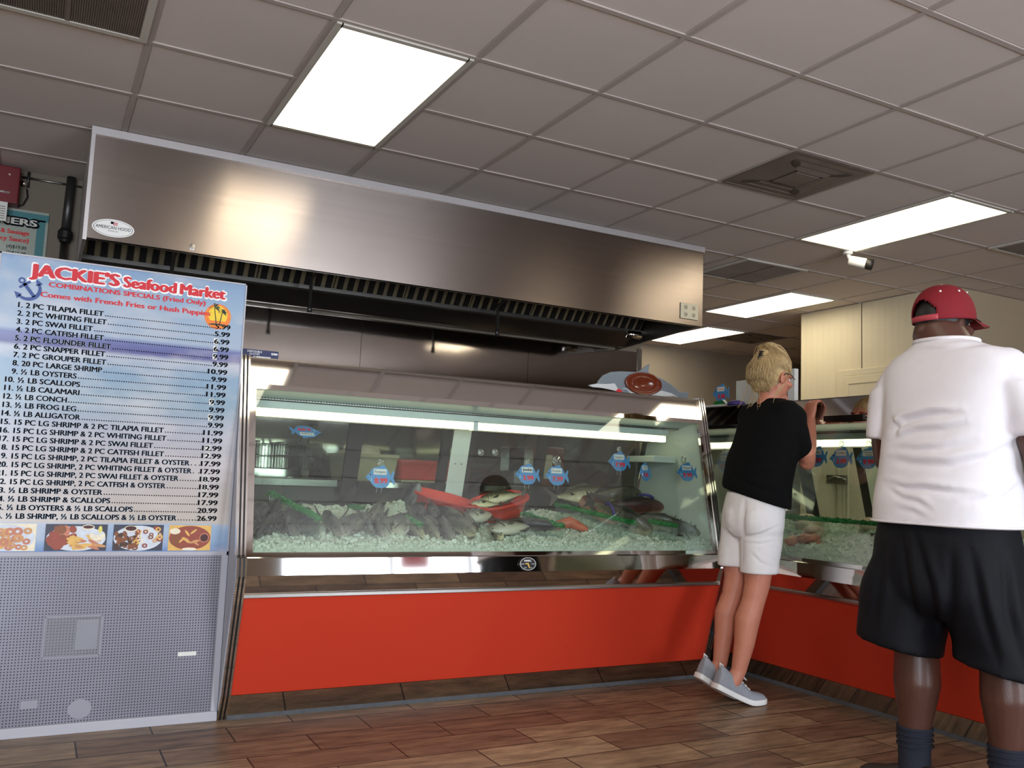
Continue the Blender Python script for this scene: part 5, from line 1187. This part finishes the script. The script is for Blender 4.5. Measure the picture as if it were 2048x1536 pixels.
def fold_disp(U_, V_, B_, folds, mid=None, grain=.0, gsc=8.0):
    """cloth folds: each fold is a polyline (u, z) with amplitude and width, pressed into the side facing -V"""
    def fn(co, no):
        rel = co[:, :2]-np.array(B_[:2]); u = rel @ np.array([U_.x, U_.y]); z = co[:, 2]; out = np.zeros(len(co))
        face = np.clip(-(no[:, :2] @ np.array([V_.x, V_.y]))*2.0+.35, 0, 1)
        for fold in folds:
            pts, amp, wid = fold[:3]
            best = np.full(len(co), 9.0); tt = np.zeros(len(co)); sign = np.zeros(len(co)); n = len(pts)-1
            for i in range(n):
                (ax, az), (bx, bz) = pts[i], pts[i+1]; dx, dz = bx-ax, bz-az; L2 = dx*dx+dz*dz
                t = np.clip(((u-ax)*dx+(z-az)*dz)/L2, 0, 1); px, pz = ax+t*dx, az+t*dz; d = np.hypot(u-px, z-pz)
                k = d < best; best = np.where(k, d, best); tt = np.where(k, (i+t)/n, tt); sign = np.where(k, np.sign(dx*(z-az)-dz*(u-ax)), sign)
            taper = np.sin(np.pi*np.clip(tt*.94+.03, 0, 1))**.6; sd = best*sign
            if len(fold) > 3: out -= amp*taper*face*np.exp(-(best/wid)**2); continue
            out += amp*taper*face*(np.exp(-((sd-wid*.9)/wid)**2)-1.25*np.exp(-((sd+wid*.35)/(wid*.8))**2))
        if grain:
            out += grain*np.array([noise.noise((c[0]*gsc, c[1]*gsc, c[2]*gsc*1.4)) for c in co])
        return out
    return fn
FX, LY, UZ = Vector((1, 0, 0)), Vector((0, 1, 0)), Vector((0, 0, 1))

# ---------------------------------------------------------------- woman leaning on the right case
BW = Vector((3.05, 3.28, 0)); UW = Vector((.7323, -.6810, 0)); VW = Vector((.6810, .7323, 0))
PW = lambda u, v, z: BW+UW*u+VW*v+UZ*z
wo = thing('person', (3.02, 3.22, 0), 'blonde woman in black top and white shorts on tiptoe leaning on the right case', 'person')
hf = (FX*.96+LY*-.05-UZ*.25).normalized(); hl = (LY-LY.dot(hf)*hf).normalized(); hu = hf.cross(hl)
HC = PW(.118, .045, 1.540)
m = MB()
head(m, HC, hf, hl, hu, 1.0, .92)
m.limb([PW(.085, .02, 1.36), PW(.10, .035, 1.44), HC-hu*.06-hf*.02], [.062, .053, .05])
def torso(mb, secs, p=2.3):
    mb.rings(smooth_rings([oval(PW(u, v, z), LY*w, FX*d, 30, p) for u, v, z, w, d in secs], 4))
torso(m, [(.02, -.03, .80, .13, .10), (.03, -.02, .95, .13, .095), (.05, .0, 1.1, .14, .095), (.09, .01, 1.25, .155, .095), (.105, .02, 1.36, .15, .075), (.11, .025, 1.41, .08, .05)])
# right arm: shoulder, elbow, wrist up to the counter edge
m.limb([PW(.190, -.08, 1.335), PW(.270, -.035, 1.165), PW(.272, .005, 1.128)], [.044, .040, .038])
WR = Vector((3.446, 3.262, 1.350))
m.limb([PW(.268, .0, 1.13), PW(.283, .10, 1.215), WR], [.038, .040, .027])
hand(m, WR, (.12, .02, 1), (-1, -.1, .12), (.1, 1, 0), .96, (.95, .5, .2), .12)
# left arm folded up, hand by the chin
m.limb([PW(.02, .12, 1.335), PW(.17, .29, 1.25), PW(.20, .29, 1.22)], [.05, .042, .038])
WL = Vector((3.292, 3.300, 1.385))
m.limb([PW(.20, .29, 1.225), PW(.24, .20, 1.30), WL], [.037, .036, .027])
hand(m, WL, (-.12, -.02, 1), (1, .25, .1), (-.25, -1, 0), .92, (1.1, 1.2, .9), .02)
# legs
m.limb([PW(.050, -.06, .88), PW(.055, -.075, .70), PW(.047, -.085, .545), PW(.030, -.095, .47), PW(.004, -.108, .385), PW(-.008, -.118, .28), PW(-.032, -.128, .155), PW(-.058, -.145, .105)], [.088, .076, .058, .053, .0575, .047, .034, .036], 20)
m.limb([PW(-.032, .03, .88), PW(-.045, .02, .70), PW(-.050, .005, .555), PW(-.066, -.005, .48), PW(-.094, -.018, .395), PW(-.103, -.028, .29), PW(-.118, -.04, .168), PW(-.142, -.056, .12)], [.086, .072, .055, .050, .054, .044, .034, .036], 20)
bd = m.build('body', 'skin_fair', wo); bake(bd, .0036, 7)
face_bits(wo, HC, hf, hl, hu)
# black top
m = MB()
secs = []
for u, v, z, w, d, tl in [(.040, -.015, .945, .182, .128, .040), (.038, -.012, .975, .183, .128, .037), (.046, -.005, 1.05, .180, .128, .02), (.060, .0, 1.13, .183, .128, .01), (.088, .008, 1.22, .190, .122, 0), (.104, .015, 1.30, .192, .112, 0), (.112, .02, 1.355, .186, .098, 0), (.115, .022, 1.392, .150, .080, 0), (.112, .025, 1.418, .090, .062, 0), (.112, .028, 1.432, .058, .052, 0)]:
    secs.append(oval(PW(u, v, z), LY*w+UZ*tl, FX*d-UZ*tl*.6, 34, 2.3))
m.rings(smooth_rings(secs, 4))
m.limb([PW(.175, -.075, 1.350), PW(.215, -.075, 1.255), PW(.245, -.048, 1.195)], [.070, .064, .050], 20)
m.rings(smooth_rings([oval(PW(.226, -.062, 1.235), VW*.064, UW*.050+UZ*.03, 20), oval(PW(.256, -.03, 1.172), VW*.058, UW*.038+UZ*.025, 20), oval(PW(.262, -.022, 1.156), VW*.056, UW*.035+UZ*.022, 20)], 3))
m.limb([PW(.02, .12, 1.34), PW(.09, .21, 1.285), PW(.13, .25, 1.265)], [.078, .072, .062], 20)
tp = m.build('top', 'top_black', wo)
bake(tp, .009, 7, .5, fold_disp(UW, VW, BW, [([(.20, 1.25), (.12, 1.18), (.0, 1.14)], .005, .012), ([(.22, 1.18), (.12, 1.11), (-.03, 1.09)], .005, .014), ([(-.06, 1.05), (.06, 1.0), (.16, .98)], .004, .014)], grain=.003))
# white shorts
m = MB()
m.rings(smooth_rings([oval(PW(.036, -.015, .975), LY*.150, FX*.108, 32), oval(PW(.032, -.018, .93), LY*.158, FX*.116, 32), oval(PW(.024, -.02, .86), LY*.163, FX*.122, 32), oval(PW(.022, -.022, .80), LY*.160, FX*.118, 32), oval(PW(.018, -.022, .765), LY*.140, FX*.095, 32), oval(PW(.016, -.022, .735), LY*.09, FX*.055, 32)], 4))
m.ball(PW(-.028, -.035, .848), (.082, .082, .095)); m.ball(PW(.045, -.105, .838), (.082, .082, .095))
m.rings(smooth_rings([oval(PW(.063, -.062, .83), LY*.092, FX*.105, 26), oval(PW(.062, -.068, .74), LY*.090, FX*.100, 26), oval(PW(.058, -.076, .66), LY*.084, FX*.092, 26), oval(PW(.056, -.080, .600), LY*.082, FX*.090, 26)], 4))
m.rings(smooth_rings([oval(PW(-.022, .035, .83), LY*.088, FX*.105, 26), oval(PW(-.036, .028, .74), LY*.082, FX*.098, 26), oval(PW(-.052, .018, .66), LY*.076, FX*.088, 26), oval(PW(-.056, .014, .618), LY*.074, FX*.086, 26)], 4))
sh = m.build('shorts', 'shorts_white', wo)
bake(sh, .007, 4, .5, fold_disp(UW, VW, BW, [([(-.02, .77), (.06, .79), (.14, .83)], .0035, .008), ([(-.02, .745), (.06, .745), (.13, .76)], .0035, .007), ([(-.10, .80), (-.06, .76), (-.02, .76)], .003, .008), ([(-.018, .755), (-.02, .70), (-.02, .62)], .004, .006, 1), ([(-.012, .93), (-.022, .86), (-.020, .77)], .010, .010, 1), ([(.02, .70), (.06, .66), (.12, .64)], .003, .010)], grain=.0015, gsc=18))
pk = MB(); pk.tube([PW(.035, -.168, .905), PW(.04, -.170, .85), PW(.075, -.168, .825), PW(.11, -.150, .85), PW(.115, -.135, .91)], .0018, 6); pk.build('pocket_seam', 'paper', sh)
shoe(wo, PW(-.140, -.205, 0), PW(.088, -.035, 0), .082, .045, 'shoe_grey', 'shoe_sole', 'right_shoe', 'shoe_sole', .112)
shoe(wo, PW(-.222, -.118, 0), PW(.002, .055, 0), .104, .045, 'shoe_grey', 'shoe_sole', 'left_shoe', 'shoe_sole', .112)
# blond hair twisted up with a claw clip
m = MB(); ax = (hf, hl, hu); P = lambda a, b, d: HC+hf*a+hl*b+hu*d
m.ball(P(-.022, 0, .040), (.098, .084, .090), 24, 16, axes=ax); m.ball(P(-.055, 0, .0), (.075, .080, .085), 20, 14, axes=ax); m.ball(P(-.056, 0, -.045), (.050, .060, .055), 20, 12, axes=ax)
m.ball(P(-.085, -.005, .065), (.045, .05, .055), axes=ax)
r = random.Random(4)
hb = m.build('hair', 'blond', wo)
bake(hb, .006, 5, .5, lambda co, no: np.array([.006*noise.noise((c[0]*30, c[1]*55, c[2]*16))+.004*noise.noise((c[0]*80, c[1]*120, c[2]*30)) for c in co]))
SK, SR = (-.028, 0, .012), (.106, .091, .118)      # hair shell over the skull
def on_skull(v, lift=1.0):
    v = Vector(v).normalized(); return P(SK[0]+v.x*SR[0]*lift, SK[1]+v.y*SR[1]*lift, SK[2]+v.z*SR[2]*lift)
def strand(mb, pts, r0):
    pts = [Vector(p) for p in pts]; pp = [[p] for p in pts]; q = [a[0] for a in smooth_rings(pp, 4)]; n = len(q)
    mb.tube(q, [r0*(.35+.65*math.sin(PI*min(1, (.12+.88*i/(n-1)))))+.0002 for i in range(n)], 3)
m = MB(); bun = Vector((-.62, 0, .80))
for k in range(1700):      # combed up from nape, sides and brow to the clip
    az = r.uniform(-PI, PI); front = abs(az) < .9
    if front: el = r.uniform(.30, .75)
    elif abs(az) < 1.75: el = r.uniform(.05, .55)
    else: el = r.uniform(-1.15, .35)
    s0 = Vector((math.cos(az)*math.cos(el), math.sin(az)*math.cos(el), math.sin(el))); e0 = (bun+Vector((r.uniform(-.15, .15), r.uniform(-.2, .2), r.uniform(-.15, .15)))).normalized()
    lf = r.uniform(.995, 1.035); strand(m, [on_skull(s0.lerp(e0, t), lf+.02*math.sin(PI*t)) for t in (0, .25, .5, .75, 1)], r.uniform(.0005, .0011))
for k in range(260):      # twisted ends looping out of the clip and falling over the crown
    az = r.uniform(-2.3, 2.3); el = r.uniform(.35, 1.0); d0 = (bun+Vector((r.uniform(-.1, .1), r.uniform(-.2, .2), 0))).normalized(); d1 = Vector((math.cos(az)*math.cos(el), math.sin(az)*math.cos(el), math.sin(el)))
    h1, h2 = r.uniform(1.12, 1.30), r.uniform(1.10, 1.25)
    strand(m, [on_skull(d0, 1.02), on_skull(d0.lerp(d1, .18), h1), on_skull(d0.lerp(d1, .45), h2), on_skull(d0.lerp(d1, .75), 1.10), on_skull(d1, 1.03)], r.uniform(.0006, .0014))
for k in range(200):       # puffed loose hair above the nape
    az = PI+r.uniform(-.9, .9); a0 = Vector((math.cos(az)*.9, math.sin(az)*.9, r.uniform(-.2, .5))); a1 = Vector((math.cos(az+r.uniform(-.3, .3)), math.sin(az), -.75))
    strand(m, [on_skull(a0, 1.02), on_skull(a0.lerp(a1, .35), r.uniform(1.08, 1.16)), on_skull(a0.lerp(a1, .7), r.uniform(1.06, 1.16)), on_skull(a1, 1.0)], r.uniform(.0006, .0012))
for k in range(12):       # strands escaping down the neck on to the back
    sd = r.uniform(-.2, 1.0); s0 = P(-.085, sd*.06, -.045); e0 = PW(.07-.10*sd*r.uniform(.5, 1.0), -.02-.07*r.random()+.06*sd, 1.405+r.uniform(-.02, .015)); e1 = e0+UW*r.uniform(-.045, -.01)-UZ*r.uniform(.0, .05)-VW*.05
    strand(m, [s0, s0.lerp(e0, .5)-FX*.012, e0-FX*.02, e1], .0007)
for k in range(5): strand(m, [P(.02, -.082, .0), P(.0, -.088, -.04), P(-.02-.004*k, -.086, -.09), P(-.04, -.08, -.125-.008*k)], .0011)
m.build('hair_strands', 'blond', hb)
q = MB(); cc = P(-.118, -.02, .060)
for k in range(6): 
    b = cc+hu*(.026-.010*k)+hl*(.004*(k % 2)); q.tube([b-hl*.018-hf*.004, b-hf*.014, b+hl*.014-hf*.006], .003, 6)
q.tube([cc+hu*.03, cc-hf*.012, cc-hu*.03], .005, 6); q.build('claw_clip', 'black', hb)
q = MB(); q.tube([P(.085, -.052, .012), P(.03, -.082, .016), P(-.005, -.086, .010), P(-.015, -.086, -.005)], .0022, 6); q.build('glasses_temple', 'black', wo)

# ---------------------------------------------------------------- man in white shirt
BM = Vector((2.6404, 2.1436, 0)); UM = Vector((.6303, -.7764, 0)); VM = Vector((.7764, .6303, 0))
SM = .92      # body scale
PM = lambda u, v, z: BM+(UM*u+VM*v)*SM+UZ*(z*SM+.08)
FXs, LYs = FX*SM, LY*SM
ma = thing('person', (2.78, 2.03, 0), 'big man in white shirt, red cap and black shorts standing with his back turned', 'person')
mf = (FX*.97-LY*.12-UZ*.10).normalized(); ml = (LY-LY.dot(mf)*mf).normalized(); mu_ = mf.cross(ml)
HM = PM(.208, .05, 1.652)
m = MB(); head(m, HM, mf, ml, mu_, 1.0, 1.15)
m.limb([PM(.205, .0, 1.48), PM(.205, .02, 1.55), HM-mu_*.05-mf*.03], [.100, .094, .086], 20)
m.rings(smooth_rings([oval(PM(u, v, z), LYs*w, FXs*d, 30) for u, v, z, w, d in [(.2, 0, .75, .20, .15), (.2, 0, .95, .23, .17), (.21, .0, 1.15, .22, .16), (.22, 0, 1.35, .22, .14), (.22, 0, 1.48, .20, .10), (.21, 0, 1.54, .12, .08)]], 4))
m.limb([PM(.060, .130, 1.43), PM(-.008, .160, 1.21), PM(-.005, .175, 1.13)], [.060, .052, .044]); WLm = PM(.145, .37, 1.15)
m.limb([PM(-.005, .175, 1.13), PM(.07, .28, 1.125), WLm], [.046, .048, .031]); hand(m, WLm, (1, .1, .05), (.05, .1, 1), (.1, -1, 0), 1.0, (.35, .4, .3))
m.limb([PM(.385, -.120, 1.43), PM(.466, -.16, 1.21), PM(.485, -.160, 1.12)], [.060, .052, .044]); WRm = PM(.530, -.02, 1.0)
m.limb([PM(.485, -.160, 1.12), PM(.51, -.09, 1.06), WRm], [.046, .046, .031]); hand(m, WRm, (.75, -.1, -.6), (.6, 0, .8), (.1, 1, .1), 1.0, (.5, .6, .4))
m.limb([PM(.10, .06, .75), PM(.097, .060, .48), PM(.097, .055, .40), PM(.097, .048, .30), PM(.091, .05, .19), PM(.084, .052, .09), PM(.084, .052, -.03)], [.10, .076, .073, .077, .059, .046, .046], 20)
m.limb([PM(.33, -.06, .75), PM(.365, -.065, .48), PM(.374, -.068, .40), PM(.378, -.072, .30), PM(.378, -.07, .19), PM(.376, -.068, .09), PM(.376, -.068, -.03)], [.10, .078, .075, .079, .061, .046, .046], 20)
bd = m.build('body', 'skin_dark', ma); bake(bd, .006, 7); face_bits(ma, HM, mf, ml, mu_, 1.0)
# shirt
m = MB(); secs = []
for u, v, z, w, d, tl in [(.197, 0, .888, .268, .198, .004), (.198, 0, .92, .268, .198, .0), (.199, 0, .98, .266, .196, 0), (.205, 0, 1.06, .258, .190, 0), (.212, 0, 1.14, .254, .184, 0), (.220, 0, 1.24, .254, .178, 0), (.226, 0, 1.34, .262, .168, 0), (.224, 0, 1.42, .272, .150, 0), (.220, 0, 1.48, .270, .128, 0), (.215, 0, 1.525, .225, .108, 0), (.210, .01, 1.547, .165, .104, 0), (.207, .015, 1.566, .124, .102, 0), (.206, .018, 1.576, .112, .100, 0)]:
    secs.append(oval(PM(u, v, z), LYs*w+UZ*tl, FXs*d, 36, 2.4))
m.rings(smooth_rings(secs, 4))
m.limb([PM(.060, .120, 1.452), PM(.005, .150, 1.34)], [.075, .075], 20); m.rings(smooth_rings([oval(PM(.020, .145, 1.40), UM*.079, VM*.079, 22), oval(PM(-.003, .155, 1.30), UM*.068, VM*.074, 22), oval(PM(-.016, .16, 1.222), UM*.061, VM*.070, 22), oval(PM(-.017, .16, 1.210), UM*.061, VM*.070, 22)], 3))
m.limb([PM(.385, -.120, 1.452), PM(.43, -.150, 1.34)], [.075, .075], 20); m.rings(smooth_rings([oval(PM(.42, -.145, 1.40), UM*.079, VM*.079, 22), oval(PM(.45, -.155, 1.30), UM*.068, VM*.074, 22), oval(PM(.468, -.16, 1.21), UM*.064, VM*.072, 22)], 3))
te = m.build('shirt', 'tee_white', ma)
FM_ = [([(.015, 1.235), (.06, 1.275), (.14, 1.295), (.23, 1.292)], .013, .014), ([(.02, 1.20), (.09, 1.232), (.18, 1.236), (.25, 1.255)], .009, .014), ([(.03, 1.17), (.10, 1.16), (.18, 1.165), (.27, 1.19)], .008, .016),
       ([(.02, 1.13), (.08, 1.115), (.20, 1.11), (.32, 1.14), (.43, 1.21)], .010, .020), ([(.0, 1.04), (.06, 1.02), (.12, 1.025), (.21, 1.015), (.29, 1.012)], .010, .013), ([(.0, 1.02), (.05, .985), (.10, .975), (.13, .955)], .008, .012),
       ([(.24, .985), (.31, .995), (.36, 1.01)], .006, .012), ([(.29, .965), (.35, .985), (.42, 1.05)], .006, .013), ([(.03, .95), (.08, .94), (.12, .92)], .005, .012), ([(.015, 1.29), (.035, 1.25), (.03, 1.20)], .004, .010), ([(.08, 1.545), (.20, 1.53), (.33, 1.545)], .004, .010)]
bake(te, .009, 5, .5, fold_disp(UM, VM, BM, [([(p*SM, q*SM+.08) for p, q in f[0]],)+tuple(f[1:]) for f in FM_], grain=.004, gsc=7))
q = MB(); q.tube([PM(u, v, z) for u, v, z in []] or [c+UZ*.0 for c in oval(PM(.197, 0, .893), LYs*.270, FXs*.200, 60, 2.4)]+[oval(PM(.197, 0, .893), LYs*.270, FXs*.200, 60, 2.4)[0]], .0045, 8); q.build('hem', 'tee_white', te)
q = MB(); rr = oval(PM(.206, .018, 1.575), LYs*.112, FXs*.100, 50, 2.2); q.tube(rr+[rr[0]], .008, 8); q.build('collar', 'tee_white', te)
# shorts
m = MB()
m.rings(smooth_rings([oval(PM(.197, 0, .93), LYs*.240, FXs*.175, 34), oval(PM(.197, 0, .84), LYs*.262, FXs*.190, 34), oval(PM(.194, 0, .72), LYs*.282, FXs*.194, 34), oval(PM(.190, 0, .63), LYs*.285, FXs*.178, 34), oval(PM(.192, 0, .57), LYs*.230, FXs*.125, 34), oval(PM(.195, 0, .55), LYs*.12, FXs*.06, 34)], 4))
m.rings(smooth_rings([oval(PM(.10, .06, .80), LYs*.120, FXs*.155, 30), oval(PM(.070, .07, .66), LYs*.155, FXs*.172, 30), oval(PM(.052, .065, .54), LYs*.158, FXs*.158, 30), oval(PM(.040, .06, .46), LYs*.150+UZ*.012, FXs*.150-UZ*.012, 30), oval(PM(.036, .06, .425), LYs*.149+UZ*.020, FXs*.148-UZ*.012, 30)], 4))
m.rings(smooth_rings([oval(PM(.295, -.06, .80), LYs*.120, FXs*.155, 30), oval(PM(.322, -.07, .66), LYs*.150, FXs*.172, 30), oval(PM(.342, -.07, .54), LYs*.146, FXs*.158, 30), oval(PM(.356, -.065, .45), LYs*.146+UZ*.020, FXs*.146-UZ*.012, 30), oval(PM(.358, -.065, .395), LYs*.147+UZ*.024, FXs*.146-UZ*.012, 30)], 4))
st = m.build('shorts', 'shorts_navy', ma)
bake(st, .010, 4, .5, fold_disp(UM, VM, BM, [([(p*SM, q*SM+.08) for p, q in f[0]],)+tuple(f[1:]) for f in [([(.05, .86), (.07, .7), (.10, .52)], .010, .016), ([(.10, .84), (.14, .68), (.17, .50)], .010, .016), ([(-.01, .80), (-.03, .64), (-.05, .48)], .008, .016), ([(.20, .80), (.198, .66), (.196, .50)], .012, .014, 1), ([(.27, .80), (.30, .62), (.34, .46)], .009, .018), ([(.37, .80), (.38, .62), (.42, .45)], .009, .018)]], grain=.004, gsc=6))
for (u, v, nm) in ((.086, .052, 'left_sock'), (.376, -.068, 'right_sock')):
    q = MB(); q.rings(smooth_rings([oval(PM(u+.002, v, .142), UM*.059, VM*.059, 22), oval(PM(u, v, .11), UM*.055, VM*.055, 22), oval(PM(u, v, .04), UM*.052, VM*.052, 22), oval(PM(u, v, -.02), UM*.053, VM*.055, 22), oval(PM(u, v, -.055), UM*.055, VM*.058, 22)], 5)); q.build(nm, 'sock', ma)
    q = MB()
    for k in range(4): rr = oval(PM(u+.002, v, .136-.02*k), UM*.0575, VM*.0575, 26); q.tube(rr+[rr[0]], .003, 6)
    q.build('ribbing', 'sock', ma)
shoe(ma, PM(.145, -.01, 0), PM(-.092, .165, 0), 0, .050, 'shoe_dark', 'shoe_dark', 'left_shoe', None, .095)
shoe(ma, PM(.355, -.15, 0), PM(.47, .10, 0), 0, .052, 'shoe_dark', 'shoe_dark', 'right_shoe', None, .095)
# red cap with snap strap opening at the back
cf = (mf*math.cos(.16)+mu_*math.sin(.16)).normalized(); cl = ml; cu = cf.cross(cl); CC = HM+mu_*.022-mf*.012
m = MB(); na, nt = 72, 22; a_, b_, h_ = .111, .094, .112; vs = []; fs = []
for j in range(nt+1):
    th = -.20+(PI/2+.20)*j/nt
    for i in range(na):
        az = 2*PI*i/na; cth = max(0.0, math.cos(th))**.82 if th > 0 else 1.0
        x, y_, z_ = a_*cth*math.cos(az), b_*cth*math.sin(az), h_*(math.sin(th) if th > 0 else th*.9)
        vs.append(CC+cf*x+cl*y_+cu*z_)
hole = set()
for j in range(nt):
    th = -.20+(PI/2+.20)*(j+.5)/nt
    for i in range(na):
        az = 2*PI*(i+.5)/na; back = abs(((az-PI)+PI) % (2*PI)-PI)
        if -.02 < th < .52 and (back/.62)**2+((th-.0)/.50)**2 < 1: continue
        k, k2 = j*na+i, j*na+(i+1) % na; fs.append((k, k2, k2+na, k+na))
m.add(vs, fs, 0, True); cp = m.build('cap', 'cap_red', ma, fixn=False); x = cp.modifiers.new('so', 'SOLIDIFY'); x.thickness = .003; x.offset = 0
m = MB(); R = []
for (da, dz) in ((0, 0), (.02, .0), (.05, -.004), (.075, -.012)):
    pass
top = []; n = 24
for s_ in (0, 1):
    for i in range(n+1):
        az = -1.05+2.1*i/n; r0 = CC+cf*(a_*math.cos(az))+cl*(b_*math.sin(az))-cu*.018; ext = (.075*math.cos(az*1.1)**.7 if s_ else .0)
        top.append(r0+cf*ext-cu*(.014*s_+.10*(az/1.05)**2*.12*s_))
m.add(top, [(i, i+1, n+2+i, n+1+i) for i in range(n)], 0, True); v = m.build('visor', 'cap_red', cp, fixn=False); x = v.modifiers.new('so', 'SOLIDIFY'); x.thickness = .004; x.offset = 1
q = MB(); q.add([p-cu*.003 for p in top], [(i, i+1, n+2+i, n+1+i) for i in range(n)], 0, True); q.build('visor_underside', 'cap_green', v, fixn=False)
q = MB(); n = 18; P0 = []
for s_ in (0, 1):
    for i in range(n+1): az = PI-.66+1.32*i/n; P0.append(CC+cf*(a_*1.015*math.cos(az))+cl*(b_*1.015*math.sin(az))+cu*(-.021+.020*s_))
q.add(P0, [(i, i+1, n+2+i, n+1+i) for i in range(n)], 0, True); s_ = q.build('strap', 'cap_strap', cp, fixn=False); x = s_.modifiers.new('so', 'SOLIDIFY'); x.thickness = .002
q = MB(); q.ball(CC+cu*(h_+.001), (.008, .008, .004), axes=(cf, cl, cu))
for az in (2.3, 3.9, .8, 5.4, 1.57, 4.71): th = .78; q.ball(CC+cf*(a_*math.cos(th)**.82*math.cos(az)*1.01)+cl*(b_*math.cos(th)**.82*math.sin(az)*1.01)+cu*(h_*math.sin(th)*1.01), .0042)
q.build('eyelets', 'paper', cp)
q = MB(); q.ball(HM-mf*.020+mu_*.012, (.096, .079, .094), 24, 14, axes=(mf, ml, mu_)); hb = q.build('hair', 'black_rubber', ma)
q = MB(); q.tube([HM+mf*.085-ml*.070+mu_*.012, HM+mf*.02-ml*.088+mu_*.016, HM-mf*.02-ml*.088+mu_*.008], .003, 6); q.build('glasses_temple', 'black', ma)
